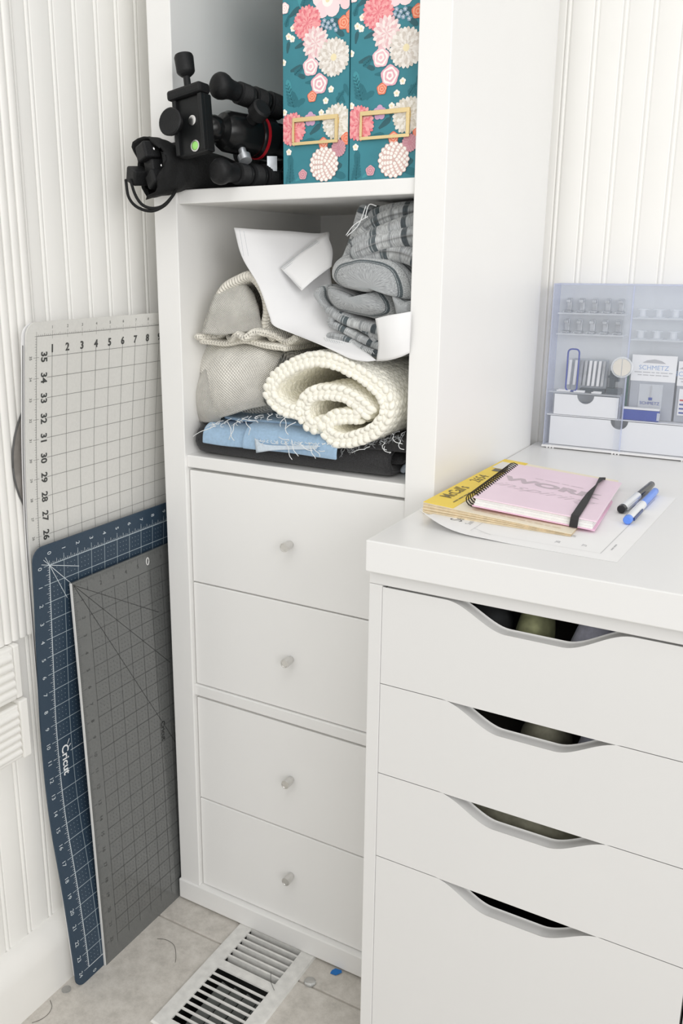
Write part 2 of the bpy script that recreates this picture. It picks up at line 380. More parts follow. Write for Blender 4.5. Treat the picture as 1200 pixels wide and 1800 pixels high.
# floor: a grout bed and separate tiles, with the opening for the register
VX0, VX1, VY0, VY1 = 0.122, 0.245, -0.211, 0.044
fl = MB()
for a in ((-0.12, VX0, -1.6, 0.6), (VX1, 2.0, -1.6, 0.6), (VX0, VX1, -1.6, VY0), (VX0, VX1, VY1, 0.6)): fl.box(*a, -0.03, -0.0022)
floor = tag(fl.build('floor', M['grout']), kind='structure')
def tile(poly):
    mb = MB(); n = len(poly)
    mb.add([(x, y, 0) for x, y in poly] + [(x, y, -0.012) for x, y in poly], [tuple(range(n)), tuple(range(2*n-1, n-1, -1))] + [(i, n+i, n+(i+1) % n, (i+1) % n) for i in range(n)])
    return mb.build('tile', M['floor_tile'], floor, bevel=0.0012, seg=2)
G = 0.0016
TX = [-0.66, -0.06, 0.54, 1.14, 1.74]; TY = [-1.25, -0.65, -0.05, 0.55]
for i in range(4):
    for j in range(3):
        x0, x1, y0, y1 = TX[i]+G, TX[i+1]-G, TY[j]+G, TY[j+1]-G
        x0 = max(x0, -0.062)
        if x1 <= x0 + 0.02: continue
        if i == 1 and j == 1: tile([(x0,y0),(x1,y0),(x1,y1),(VX1,y1),(VX1,VY0),(VX0,VY0),(VX0,y1),(x0,y1)])
        elif i == 1 and j == 2: tile([(x0,y0),(VX0,y0),(VX0,VY1),(VX1,VY1),(VX1,y0),(x1,y0),(x1,y1),(x0,y1)])
        else: tile([(x0,y0),(x1,y0),(x1,y1),(x0,y1)])
# walls of beaded planks
wl = bx('wall_left', (WX-0.04, WX-0.009), (-1.5, WY+0.05), (-0.0022, 2.1), M['wall_paint'], bevel=0); tag(wl, kind='structure')
wb = bx('wall_back', (WX-0.009, 1.7), (WY+0.009, WY+0.05), (-0.0022, 2.1), M['wall_paint'], bevel=0); tag(wb, kind='structure')
PITCH = 0.0386
def plank_mesh():
    prof = [(0.0, 0.0045), (0.0, -0.001), (0.0008, 0.0)]                  # (across, proud)
    prof = [(0, -0.008), (0, -0.0009), (0.0012, -0.0002), (0.0024, 0), (0.0296, 0), (0.0304, -0.0003), (0.0312, -0.0010), (0.0316, -0.0010)]
    for k in range(0, 7): q = math.pi*k/6; prof.append((0.0345 - 0.0027*math.cos(q), -0.0010 + 0.0016*math.sin(q)))
    prof += [(0.0374, -0.0010), (PITCH-0.0001, -0.0009), (PITCH-0.0001, -0.008)]
    return prof
PR = plank_mesh(); n = len(PR)
mb = MB(); mb.add([(d, -a, z) for z in (0, 2.1) for a, d in PR], [(i, (i+1) % n, n+(i+1) % n, n+i) for i in range(n)] + [tuple(range(n-1,-1,-1)), tuple(range(n, 2*n))])
pl = mb.build('plank', M['wall_paint'], wl, smooth=True, angle=35); pl.location = (WX, 0.0485 + 0.0345, 0)
K0 = 9
first = True
for k in range(-8, 37):
    y = 0.0485 + 0.0345 - k*PITCH
    if y > WY - 0.0002 + 0.001: continue
    o = pl if first else pl.copy()
    if not first: COL.objects.link(o)
    first = False; o.location = (WX, y, 0)
mb = MB(); mb.add([(a, -d, z) for z in (0, 2.1) for a, d in PR], [(i, (i+1) % n, n+(i+1) % n, n+i) for i in range(n)] + [tuple(range(n-1,-1,-1)), tuple(range(n, 2*n))])
pb = mb.build('plank', M['wall_paint'], wb, smooth=True, angle=35)
first = True
for k in range(-12, 30):
    x = 0.416 - 0.0345 + k*PITCH
    if x < WX: continue
    o = pb if first else pb.copy()
    if not first: COL.objects.link(o)
    first = False; o.location = (x, WY, 0)
# baseboard along the left wall
prof = [(WX, 0), (-0.033, 0), (-0.033, 0.066), (-0.0345, 0.074), (-0.039, 0.084), (-0.045, 0.092), (-0.051, 0.098), (WX, 0.1)]
def extrude_y(name, prof, y0, y1, m, parent=None, angle=40):
    mb = MB(); n = len(prof)
    mb.add([(x, y, z) for y in (y0, y1) for x, z in prof], [(i, (i+1) % n, n+(i+1) % n, n+i) for i in range(n)] + [tuple(range(n-1,-1,-1)), tuple(range(n, 2*n))])
    return mb.build(name, m, parent, smooth=True, angle=angle)
tag(extrude_y('baseboard_left', prof, -1.4, WY-0.001, M['trim_paint']), kind='structure')
tag(bx('baseboard_back', (WX+0.03, 1.6), (WY-0.016, WY), (0, 0.098), M['trim_paint'], bevel=0.004), kind='structure')
# fluted casing
cas = bx('trim_1', (WX, -0.0545), (-0.42, -0.170), (0.536, 2.1), M['trim_paint'], bevel=0.002); tag(cas, kind='structure')
mb = MB(); V = []; ns = 9
for z in (0.536, 2.1):
    for k in range(ns): q = math.pi*k/(ns-1); V.append((-0.0545 + 0.0026*math.sin(q), 0.0060*math.cos(q), z))
mb.add(V, [(k, k+1, ns+k+1, ns+k) for k in range(ns-1)] + [tuple(range(ns-1,-1,-1)), tuple(range(ns, 2*ns))])
rd = mb.build('reed', M['trim_paint'], cas, smooth=True, angle=50); y = -0.181
for k in range(16):
    o = rd if k == 0 else rd.copy()
    if k: COL.objects.link(o)
    o.location.y = rd.location.y if k == 0 else rd.location.y
    o.location = Vector(rd.location); o.location.y = y - 0.0125*k
# reeded rails under the casing
def rail(name, z0, z1, nre, yend, x0, slant):
    r = bx(name, (WX, x0), (-0.9, yend), (z0, z1), M['trim_paint'], bevel=0.0025); tag(r, kind='structure')
    ph = (z1 - z0 - 0.012) / nre
    for k in range(nre):
        zc = z0 + 0.006 + ph*(k+0.5); ns = 9
        pr = [(x0 + 0.0050*math.sin(math.pi*q/(ns-1)), zc + ph*0.47*math.cos(math.pi*q/(ns-1))) for q in range(ns)]
        extrude_y('reed', pr, -0.9, yend - 0.004 - slant*k, M['trim_paint'], r, 50)
    return r
rail('trim_2', 0.462, 0.535, 5, -0.2585, -0.043, 0.0008)
rail('trim_3', 0.379, 0.456, 6, -0.2600, -0.041, 0.0)
bb = bx('trim_4', (WX, -0.0385), (-0.2598, -0.2462), (0.378, 0.460), M['trim_paint'], bevel=0.002); tag(bb, kind='structure')
bb = bx('trim_5', (WX, -0.0440), (-0.2583, -0.2475), (0.461, 0.535), M['trim_paint'], bevel=0.0025); tag(bb, kind='structure')

# ================================================================== BOOKCASE
W_, A_ = 0.411, 0.038
bc = thing('bookcase', (W_/2, 0.19, 0.0), 'tall narrow white bookcase of open cubes standing against the beaded wall', 'bookcase')
bx('side_panel', (0, A_), (0, 0.3867), (0.038, S4), M['white_laminate'], bc)
bx('side_panel', (W_-A_, W_), (0, 0.3867), (0.038, S4), M['white_laminate'], bc)
bx('base_panel', (-0.002, W_+0.001), (-0.003, 0.388), (0.0034, 0.038), M['white_laminate'], bc, 0.0018)
bx('top_panel', (-0.001, W_+0.001), (-0.001, 0.388), (S4, S4+0.038), M['white_laminate'], bc, 0.0018)
for z in (S1, S2, S3): bx('shelf', (A_, W_-A_), (0.004, 0.381), (z, z+TH), M['white_laminate'], bc, 0.0015)
bx('back_panel', (A_, W_-A_), (0.381, 0.3867), (0.038, S4), M['white_laminate'], bc, 0)
def knob(x, z, parent):
    mb = MB(); mb.lathe((x, 0.006, z), (0, -1, 0), [(0,.0046),(.004,.0046),(.0045,.0060),(.0165,.0066),(.0178,.0062),(.0178,.0050),(.0172,.0046),(.0172,.0001)], 24)
    return mb.build('knob', M['brushed_metal'], parent, smooth=True, angle=30)
def drawer_unit(z0, z1, zm, lab, kz):
    t = thing('drawer_insert', (W_/2, 0.19, z0), lab, 'drawer unit', 'two-drawer inserts in the bookcase')
    mb = MB(); x0, x1, y0, y1 = A_+0.0006, W_-A_-0.0006, 0.024, 0.37
    mb.box(x0, x0+0.008, y0, y1, z0+.0005, z1-.0012); mb.box(x1-0.008, x1, y0, y1, z0+.0005, z1-.0012)
    mb.box(x0+.008, x1-.008, y0, y1, z0+.0005, z0+.006); mb.box(x0+.008, x1-.008, y0, y1, z1-.007, z1-.0012); mb.box(x0+.008, x1-.008, y1-.006, y1, z0+.006, z1-.007)
    mb.build('casing', M['white_laminate'], t)
    for (a, b_), k in zip(((zm+0.0010, z1-0.0042), (z0+0.0016, zm-0.0010)), kz):
        d = bx('drawer_front', (A_+0.0022, W_-A_-0.0022), (0.0065, 0.0225), (a, b_), M['white_front'], t, 0.0012)
        knob(0.2070, k, d)
drawer_unit(S1+TH, S2, 0.5540, 'upper white two-drawer insert directly below the shelf of folded fabric', (0.6390, 0.4715))
drawer_unit(0.038, S1, 0.1965, 'lower white two-drawer insert just above the floor register', (0.2835, 0.1215))

# ================================================================== DESK AND DRAWER CABINET
DX, DY = 0.412, -0.1816
tp = thing('tabletop', (DX+0.5, 0.1, DESK_Z-0.034), 'thick white tabletop carrying the notebooks and the clear organizer', 'tabletop')
mb = MB(); mb.box(DX, DX+1.0, DY, WY-0.002, DESK_Z-0.034, DESK_Z); mb.build('top_board', M['white_desk'], tp, bevel=0.0013)
cz = DESK_Z - 0.034
cb = thing('drawer_cabinet', (DX+0.18, 0.1, 0.0), 'white drawer cabinet with scooped handle cut-outs under the tabletop', 'cabinet')
CY = -0.1730
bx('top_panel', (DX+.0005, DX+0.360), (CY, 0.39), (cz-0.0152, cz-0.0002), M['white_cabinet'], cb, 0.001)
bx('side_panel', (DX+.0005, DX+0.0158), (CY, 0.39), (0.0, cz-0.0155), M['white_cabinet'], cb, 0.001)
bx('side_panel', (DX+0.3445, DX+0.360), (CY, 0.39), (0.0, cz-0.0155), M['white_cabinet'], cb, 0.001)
bx('back_panel', (DX+.016, DX+.344), (0.37, 0.385), (0.02, cz-0.0155), M['white_laminate'], cb, 0)
bx('plinth', (DX+.016, DX+.344), (CY+0.02, CY+0.035), (0.0, 0.03), M['white_laminate'], cb, 0)
FX0, FX1 = DX+0.0178, DX+0.3405; FC = 0.5875
def scoop(x, zt, depth=0.0245):
    d = abs(x - FC); a, b_ = 0.027, 0.090
    if d >= b_: return zt
    if d <= a: return zt - depth
    q = (b_ - d) / (b_ - a); return zt - depth*(q*q*(3-2*q))
def front(zt, zb):
    xs = [FX0] + [FX0 + (FX1-FX0)*k/80 for k in range(1, 80)] + [FX1]
    poly = [(FX0, zb), (FX1, zb)] + [(x, scoop(x, zt)) for x in reversed(xs)]
    mb = MB(); n = len(poly); y0, y1 = CY+0.0005, CY+0.0175
    mb.add([(x, y0, z) for x, z in poly] + [(x, y1, z) for x, z in poly], [tuple(range(n)), tuple(range(2*n-1, n-1, -1))] + [(i, (i+1) % n, n+(i+1) % n, n+i) for i in range(n)])
    me_bevel = 0.0016
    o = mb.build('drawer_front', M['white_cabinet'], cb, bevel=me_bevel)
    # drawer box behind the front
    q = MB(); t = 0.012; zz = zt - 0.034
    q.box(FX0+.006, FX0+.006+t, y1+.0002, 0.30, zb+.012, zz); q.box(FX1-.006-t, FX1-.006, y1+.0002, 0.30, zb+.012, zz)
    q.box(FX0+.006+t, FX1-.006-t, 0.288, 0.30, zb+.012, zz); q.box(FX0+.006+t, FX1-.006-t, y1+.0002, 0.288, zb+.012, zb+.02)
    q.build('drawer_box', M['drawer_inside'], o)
    return o
ZD = [(0.6770, 0.5702), (0.5676, 0.4627), (0.4601, 0.3572), (0.3546, 0.034)]
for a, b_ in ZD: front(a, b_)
# things lying in the drawers, seen through the scoops
def lump(name, c, r, m, lab, cat, squash=2.2, seed=0, group=None, rot=0):
    mb = MB(); nu, nv = 28, 16; V = []
    for j in range(nv+1):
        for i in range(nu):
            th, ph = math.pi*j/nv - math.pi/2, 2*math.pi*i/nu; e = 2/squash
            f = lambda t: math.copysign(abs(t)**e, t)
            x, y, z = r[0]*f(math.cos(th))*f(math.cos(ph)), r[1]*f(math.cos(th))*f(math.sin(ph)), r[2]*f(math.sin(th))
            p = Vector((x, y, z)); p *= 1 + 0.13*noise.noise(p*40 + Vector((seed*5, seed, 0)))
            V.append(Vector(c) + Matrix.Rotation(rot, 3, 'Z') @ p)
    mb.add(V, [(j*nu+i, j*nu+(i+1) % nu, (j+1)*nu+(i+1) % nu, (j+1)*nu+i) for j in range(nv) for i in range(nu)])
    return tag(mb.build(name, m, smooth=True), lab, cat, group)
lump('folded_cloth', (0.524, -0.112, 0.629), (0.026, 0.034, 0.035), M['cloth_dark'], 'black folded cloth inside the top cabinet drawer, at the left of the cut-out', 'cloth', seed=1)
lump('folded_cloth', (0.572, -0.112, 0.631), (0.018, 0.034, 0.037), M['cloth_olive'], 'olive green folded cloth inside the top cabinet drawer', 'cloth', seed=2)
lump('folded_cloth', (0.640, -0.112, 0.630), (0.032, 0.034, 0.037), M['cloth_lavender'], 'lavender grey cloth inside the top cabinet drawer, at the right of the cut-out', 'cloth', seed=3)
lump('yarn_ball', (0.592, -0.114, 0.518), (0.026, 0.030, 0.034), M['cloth_brown'], 'brown ball seen through the cut-out of the second cabinet drawer', 'yarn ball', 2.0, seed=4)
lump('folded_cloth', (0.650, -0.113, 0.518), (0.028, 0.034, 0.034), M['cloth_lavender'], 'pale grey cloth inside the second cabinet drawer', 'cloth', seed=5)
lump('folded_cloth', (0.590, -0.092, 0.412), (0.10, 0.05, 0.028), M['cloth_brown'], 'wide brown cloth filling the third cabinet drawer', 'cloth', 3.5, seed=6)

# ================================================================== FLOOR REGISTER
rg = thing('floor_register', ((VX0+VX1)/2, -0.084, 0), 'chipped white metal floor vent register set in the grey tile', 'floor register')
mb = MB(); mb.box(0.1155, 0.1390, -0.217, 0.050, 0.0, 0.003); mb.box(0.2290, 0.2525, -0.217, 0.050, 0.0, 0.003)
mb.box(0.1390, 0.2290, -0.217, -0.2005, 0.0, 0.003); mb.box(0.1390, 0.2290, 0.0335, 0.050, 0.0, 0.003); mb.box(0.1390, 0.2290, -0.0915, -0.0765, 0.0, 0.003)
# chamfered outline
n0 = len(mb.v)
fr = mb.build('frame', M['vent_paint'], rg)
bm = bmesh.new(); bm.from_mesh(fr.data); bmesh.ops.remove_doubles(bm, verts=bm.verts, dist=1e-5)
for v in bm.verts:
    if v.co.z > 0.002:
        if abs(v.co.x-0.1155) < 1e-4: v.co.x += 0.002
        if abs(v.co.x-0.2525) < 1e-4: v.co.x -= 0.002
        if abs(v.co.y+0.217) < 1e-4: v.co.y += 0.002
bm.to_mesh(fr.data); bm.free()
def slat_mesh(tilt):
    mb = MB(); c, s_ = math.cos(tilt), math.sin(tilt)
    pr = [(-0.0006, 0), (0.0006, 0), (0.0006 + 0.011*s_, -0.011*c), (-0.0006 + 0.011*s_, -0.011*c)]
    pr = [(-0.0016, 0.0026), (0.0016, 0.0026), (0.0016, 0.0012), (0.0006+0.0075*s_, -0.0085*c), (-0.0006+0.0075*s_, -0.0085*c), (-0.0016, 0.0006)]
    n = len(pr); mb.add([(x, y, z) for x in (0.1385, 0.2295) for y, z in pr], [(i, (i+1) % n, n+(i+1) % n, n+i) for i in range(n)] + [tuple(range(n-1,-1,-1)), tuple(range(n, 2*n))])
    return mb
def slats(ys, tilt):
    o0 = None
    for y in ys:
        if o0 is None: o0 = slat_mesh(tilt).build('slat', M['vent_paint'], rg); base = Vector(o0.location); o = o0
        else: o = o0.copy(); COL.objects.link(o)
        o.location = base + Vector((0, y, 0))
slats([-0.0765 + 0.0125*k for k in range(1, 9)], R(-14)); slats([-0.0915 - 0.0122*k for k in range(1, 9)], R(50))
o0 = None
for k in range(4):
    if o0 is None:
        mb = MB(); mb.obox((0, -0.145, -0.022), (0.0085, 0, -0.003), (0, 0.052, 0), (0.0003, 0, 0.0008)); o0 = mb.build('damper_blade', M['damper_grey'], rg); base = Vector(o0.location); o = o0
    else: o = o0.copy(); COL.objects.link(o)
    o.location = base + Vector((0.156 + 0.022*k, 0, 0))
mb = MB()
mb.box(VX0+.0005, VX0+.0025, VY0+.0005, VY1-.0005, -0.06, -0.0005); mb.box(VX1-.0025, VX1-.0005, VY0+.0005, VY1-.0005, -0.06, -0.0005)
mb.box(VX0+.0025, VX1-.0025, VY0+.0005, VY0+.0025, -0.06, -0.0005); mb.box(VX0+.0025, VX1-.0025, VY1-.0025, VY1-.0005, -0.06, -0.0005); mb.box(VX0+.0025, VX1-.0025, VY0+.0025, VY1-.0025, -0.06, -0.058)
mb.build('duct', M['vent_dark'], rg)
# ================================================================== CUTTING MATS IN THE GAP
def interp(tab):
    zs = [a for a, b in tab]; xs = [b for a, b in tab]
    C = catmull([(x, 0, z) for z, x in tab], 10)
    cz = [c.z for c in C]; cx = [c.x for c in C]
    return lambda z: float(np.interp(z, cz, cx))
IN = 0.0254
BX = interp([(-.02,-.0095),(0,-.0100),(.035,-.0108),(.108,-.0170),(.178,-.0245),(.25,-.0335),(.32,-.0380),(.40,-.0388),(.47,-.0362),(.55,-.0326),(.63,-.0285),(.70,-.0250)])
GX = interp([(-.02,-.0155),(0,-.0160),(.1,-.0245),(.2,-.0330),(.35,-.0430),(.5,-.0450),(.655,-.0435),(.76,-.0375),(.84,-.0295),(.92,-.0205),(.96,-.016)])
HX = interp([(-.02,-.0195),(0,-.0200),(.1,-.0280),(.2,-.0365),(.35,-.0462),(.5,-.0482),(.655,-.0468),(.76,-.0415),(.84,-.0335),(.92,-.0245),(.96,-.020)])
def mat_sheet(name, XF, yl, yr, zt, th, r, m, parent, rows=70, z0=0.0):
    mb = MB(); V = []; ys = 6
    zz = [z0 + r*(1-math.cos(math.pi/2*k/6)) for k in range(6)] + [z0 + r + (zt-z0-2*r)*k/rows for k in range(rows+1)] + [zt - r*(1-math.sin(math.pi/2*k/6)) for k in range(1, 7)]
    for side in (0, 1):
        for z in zz:
            d = min(z - z0, zt - z); ins = r - math.sqrt(max(0, r*r - (r-d)**2)) if d < r else 0.0
            for k in range(ys+1):
                V.append((XF(z) + (th/2 if side else -th/2), yl + ins + (yr - yl - 2*ins)*k/ys, z))
    H = len(zz); K = ys+1; S = H*K; F = []
    for j in range(H-1):
        for k in range(ys):
            a = j*K+k; F += [(a, a+1, a+K+1, a+K), (S+a, S+a+K, S+a+K+1, S+a+1)]
    for q in ([j*K for j in range(H)], [j*K+ys for j in range(H)], list(range(K)), [(H-1)*K+k for k in range(K)]):
        for a, b_ in zip(q, q[1:]): F.append((a, b_, S+b_, S+a))
    mb.add(V, F); return mb.build(name, m, parent, smooth=True, angle=40)
# pale grey mat, 36 inches tall
GY0, GZ36 = -0.203, 0.9195
gt = thing('cutting_mat', (GX(0), 0, 0), 'tall pale grey cutting mat with black grid leaning behind the blue mat', 'cutting mat')
mat_sheet('sheet', GX, -0.2190, 0.235, 0.9365, 0.0022, 0.016, M['mat_grey'], gt)
fn = lambda y, z: (GX(z) + 0.00130 + PJ(), y, z)
pm = MB(); DK = (0.05, 0.052, 0.05); MD = (0.17, 0.17, 0.165)
zb = GZ36 - 35.4*IN
put_line(pm, fn, GY0, zb, GY0, GZ36, 0.0006, MD, 60); put_line(pm, fn, GY0, GZ36, 0.22, GZ36, 0.0006, MD)
for k in range(1, 17): put_line(pm, fn, GY0+k*IN, zb, GY0+k*IN, GZ36-.011 if k < 9 else GZ36, 0.0005, MD, 60)
for k in range(1, 36): put_line(pm, fn, GY0+0.017, GZ36-k*IN, 0.22, GZ36-k*IN, 0.0005, MD); put_line(pm, fn, GY0-.005, GZ36-k*IN, GY0+.004, GZ36-k*IN, 0.0004, MD)
for k in range(0, 17*8):
    L = 0.0055 if k % 8 == 0 else (0.0032 if k % 4 == 0 else 0.002)
    y = GY0 + k*IN/8; put_line(pm, fn, y, GZ36 - (0.0 if k % 8 else 0.004), y, GZ36 + L, 0.00035, MD)
for k in range(0, 35*8):
    L = 0.0032 if k % 4 == 0 else 0.002; put_line(pm, fn, GY0-L, GZ36-k*IN/8, GY0, GZ36-k*IN/8, 0.00035, MD)
for k in range(1, 17):
    put_text(pm, fn, str(k), GY0+k*IN, GZ36-0.0165, 0.0135, 0, DK, bold=0.03); put_text(pm, fn, str(k), GY0+k*IN, GZ36+0.0095, 0.0052, 0, DK)
for k in range(1, 36):
    z = GZ36-k*IN; put_text(pm, fn, str(36-k), GY0+0.0118, z, 0.0135, -90, DK, bold=0.03); put_text(pm, fn, str(36-k), GY0-0.0095, z, 0.0052, -90, DK)
tag(pm.build('printed_grid', M['print'], gt), kind='stuff')
# white-edged mat right behind it
wt = thing('cutting_mat', (HX(0), 0, 0), 'thin dark-edged cutting mat hidden behind the pale grey mat, only its edge showing', 'cutting mat')
mat_sheet('sheet', HX, -0.2212, 0.235, 0.9355, 0.0020, 0.016, M['plastic_white'], wt)
q = MB(); q.tube([(HX(z)+0.0012, -0.2208, z) for z in [0.02+0.89*k/50 for k in range(51)]], 0.0006, 5); q.build('dark_edge', M['mat_edge_dark'], wt)
# oval board behind
ob = thing('oval_board', (-0.052, -0.1, 0.6), 'grey oval board with a dark rim showing behind the mats at the far left', 'board')
mb = MB(); nn = 60; cy_, cz_, ry, rz = -0.098, 0.760, 0.130, 0.120
ring = [(cy_ - ry*math.cos(2*math.pi*k/nn), cz_ + rz*math.sin(2*math.pi*k/nn)) for k in range(nn)]
lean = lambda z: -0.0555 + 0.07*(max(0.0, z-0.70))*0.12
mb.add([(-0.0516, y, z) for y, z in ring] + [(-0.0496, y, z) for y, z in ring], [tuple(range(nn-1,-1,-1)), tuple(range(nn, 2*nn))] + [(i, (i+1) % nn, nn+(i+1) % nn, nn+i) for i in range(nn)])
mb.build('panel', M['board_grey'], ob)
q = MB(); q.tube([(-0.0505, y, z) for y, z in ring + ring[:1]], 0.0013, 6); q.build('rim', M['mat_edge_dark'], ob, smooth=True)
# blue mat
BY0, BZ0 = -0.203, 0.6300
bt = thing('cutting_mat', (BX(0), 0, 0), 'dark blue cutting mat with white inch grid leaning in the gap beside the bookcase', 'cutting mat')
mat_sheet('sheet', BX, -0.2295, 0.228, 0.6580, 0.0022, 0.018, M['mat_blue'], bt)
fn = lambda y, z: (BX(z) + 0.00130 + PJ(), y, z)
pm = MB(); WH = (0.66, 0.72, 0.76); DT = (0.30, 0.37, 0.42); z24 = BZ0 - 24*IN
put_line(pm, fn, BY0, z24, BY0, BZ0, 0.0011, WH, 40); put_line(pm, fn, BY0, BZ0, 0.20, BZ0, 0.0011, WH); put_line(pm, fn, BY0, z24, 0.20, z24, 0.0011, WH)
for k in range(1, 16): put_line(pm, fn, BY0+k*IN, z24, BY0+k*IN, BZ0+0.0095, 0.0007, WH if k < 1 else (0.42, 0.50, 0.55), 40)
for k in range(0, 25):
    z = BZ0-k*IN
    if k == 11: put_line(pm, fn, BY0-0.0095, z, BY0+0.003, z, 0.0007, WH); put_line(pm, fn, BY0+0.022, z, 0.2, z, 0.0009, WH)
    else: put_line(pm, fn, BY0-0.0095, z, 0.2, z, 0.0008, (0.45, 0.53, 0.58))
for k in range(0, 16*8):
    L = 0.0062 if k % 4 == 0 else (0.0038 if k % 2 == 0 else 0.0028); y = BY0+k*IN/8; put_line(pm, fn, y, BZ0, y, BZ0+L, 0.0005, WH)
for k in range(0, 24*8+1):
    L = 0.0062 if k % 4 == 0 else (0.0038 if k % 2 == 0 else 0.0028); z = BZ0-k*IN/8; put_line(pm, fn, BY0-L, z, BY0, z, 0.0005, WH)
for i in range(0, 9*4):
    for j in range(0, 24*4):
        if i % 4 == 0 or j % 4 == 0: continue
        y, z = BY0+i*IN/4, BZ0-j*IN/4
        if i < 4 and 10.1*4 < j < 13*4: continue
        put_poly(pm, fn, [(y-.0007, z), (y, z-.0007), (y+.0007, z), (y, z+.0007)], DT)
for a, L in ((18, 0.055), (45, 0.072), (62, 0.062)):
    put_line(pm, fn, BY0, BZ0, BY0 + L*math.cos(R(a)), BZ0 - L*math.sin(R(a)), 0.0008, WH, 6); put_line(pm, fn, BY0, BZ0, BY0 - 0.014*math.cos(R(a)), BZ0 + 0.014*math.sin(R(a)), 0.0007, WH)
for k in range(0, 16): put_text(pm, fn, str(k), BY0+k*IN, BZ0+0.0165, 0.0092, -90, WH)
for k in range(0, 25): put_text(pm, fn, str(k), BY0-0.0165, BZ0-k*IN-0.001, 0.0092, -90, WH)
put_text(pm, fn, '0', BY0+0.010, z24-0.014, 0.0092, -90, WH)
put_text(pm, fn, 'Cricut', BY0+0.0120, BZ0-11.35*IN, 0.0172, -90, (0.86, 0.88, 0.9), bold=0.02)
for dy, dz, a in ((0.0205, 0.0245, 30), (0.0225, 0.0195, -20)):      # the two feelers of the logo
    put_line(pm, fn, BY0+dy-.003, BZ0-11.35*IN+dz-.0035, BY0+dy+.001, BZ0-11.35*IN+dz+(.003 if a > 0 else -.0005), 0.0011, (0.86, 0.88, 0.9))
tag(pm.build('printed_grid', M['print'], bt), kind='stuff')
# smoked quilting ruler in front
RX = lambda z: -0.0066 - 0.0265*z
RY0, RZ = -0.1735, 0.5965
rt = thing('quilting_ruler', (RX(0), 0, 0), 'large smoky grey quilting ruler with black grid standing in front of the blue mat', 'ruler')
mat_sheet('sheet', RX, RY0, 0.160, RZ, 0.0030, 0.0015, M['ruler_grey'], rt, rows=4)
fn = lambda y, z: (RX(z) + 0.00170 + PJ(), y, z)
pm = MB(); BK = (0.02, 0.021, 0.021); SD = (0.055, 0.057, 0.056)
for k in range(1, 13): put_line(pm, fn, RY0+k*IN+.003, RZ-1.15*IN, RY0+k*IN+.003, 0.022, 0.0007, SD)
for k in range(1, 23): put_line(pm, fn, RY0+1.1*IN, RZ-k*IN-.003, 0.155, RZ-k*IN-.003, 0.0007, SD)
for k in range(0, 13*8):
    L = 0.009 if k % 8 == 0 else (0.006 if k % 4 == 0 else 0.0035); y = RY0+.003+k*IN/8; put_line(pm, fn, y, RZ-.0015, y, RZ-.0015-L, 0.0004, SD)
for k in range(0, 23*8):
    L = 0.009 if k % 8 == 0 else (0.006 if k % 4 == 0 else 0.0035); z = RZ-.003-k*IN/8; put_line(pm, fn, RY0+.002, z, RY0+.002+L, z, 0.0004, SD)
for k in range(1, 12): put_text(pm, fn, str(k), RY0+k*IN+.003, RZ-0.0155, 0.0085, 0, SD)
for k in range(1, 23): put_text(pm, fn, str(k), RY0+0.0165, RZ-k*IN-.003, 0.0085, -90, SD)
for a, L in ((30, 0.19), (45, 0.26), (60, 0.38)):
    d = min(L, (0.155-RY0)/math.cos(R(a))); put_line(pm, fn, RY0+.003, RZ-.003, RY0+.003+d*math.cos(R(a)), RZ-.003-d*math.sin(R(a)), 0.0007, BK)
for i in range(4, 9*4):
    for j in range(4, 22*4):
        if i % 4 == 0 or j % 4 == 0: continue
        y, z = RY0+.003+i*IN/4, RZ-.003-j*IN/4; put_poly(pm, fn, [(y-.0007, z), (y, z-.0007), (y+.0007, z), (y, z+.0007)], SD)
put_text(pm, fn, 'Cricut', -0.0125, 0.3060, 0.0125, -90, BK, bold=0.02)
tag(pm.build('printed_grid', M['print'], rt), kind='stuff')
q = MB(); q.box(RX(0)-.0016, RX(0)+.0016, RY0-.0005, RY0+.0008, 0.001, 0.0012)
V = [(RX(z)+s*.0017, RY0+e, z) for z in (0.001, RZ) for s, e in ((-1,-.0006),(1,-.0006),(1,.0005),(-1,.0005))]
q = MB(); q.add(V, [(0,1,5,4),(1,2,6,5),(2,3,7,6),(3,0,4,7),(3,2,1,0),(4,5,6,7)])
q.build('bright_edge', M['ruler_edge'], rt)
q = MB(); zc = RZ-0.0135; q.tube([(RX(zc)+.0018, -0.022 + .0028*math.cos(2*math.pi*k/16), zc + .0055*math.sin(2*math.pi*k/16)) for k in range(17)], 0.0008, 5); q.build('hang_hole', M['ruler_edge'], rt, smooth=True)

# ================================================================== FLORAL MAGAZINE FILES
TEAL = (0.045, 0.235, 0.29)
mat('file_teal', TEAL, 0.55, var=0.08, vscale=40)
BW, BZT, BYF = 0.0893, 0.262, 0.019
def petal(mb, fnp, cx, cy, a, r0, r1, wd, col, lay):
    ca, sa = math.cos(a), math.sin(a); P = []
    for t, s in ((0, .35), (.45, .9), (.75, 1.0), (.93, .55), (1, 0), (.93, -.55), (.75, -1.0), (.45, -.9), (0, -.35)):
        rr = r0 + (r1-r0)*t; P.append((cx + ca*rr - sa*s*wd, cy + sa*rr + ca*s*wd))
    put_poly(mb, lambda x, y: fnp(x, y, lay), P, col)
def mixc(a, b_, t): return tuple(a[i]*(1-t) + b_[i]*t for i in range(3))
CORAL, CORAL2 = (0.78, 0.20, 0.24), (0.93, 0.48, 0.47); BLUSH, WHT, CRM = (0.90, 0.66, 0.68), (0.93, 0.90, 0.86), (0.86, 0.76, 0.50)
ORG, MAUV, LEAF, LEAF2, LEAF3 = (0.82, 0.20, 0.11), (0.55, 0.25, 0.30), (0.03, 0.115, 0.14), (0.025, 0.16, 0.20), (0.06, 0.30, 0.35)
LAY = [0]
def nl(): LAY[0] += 1; return LAY[0]
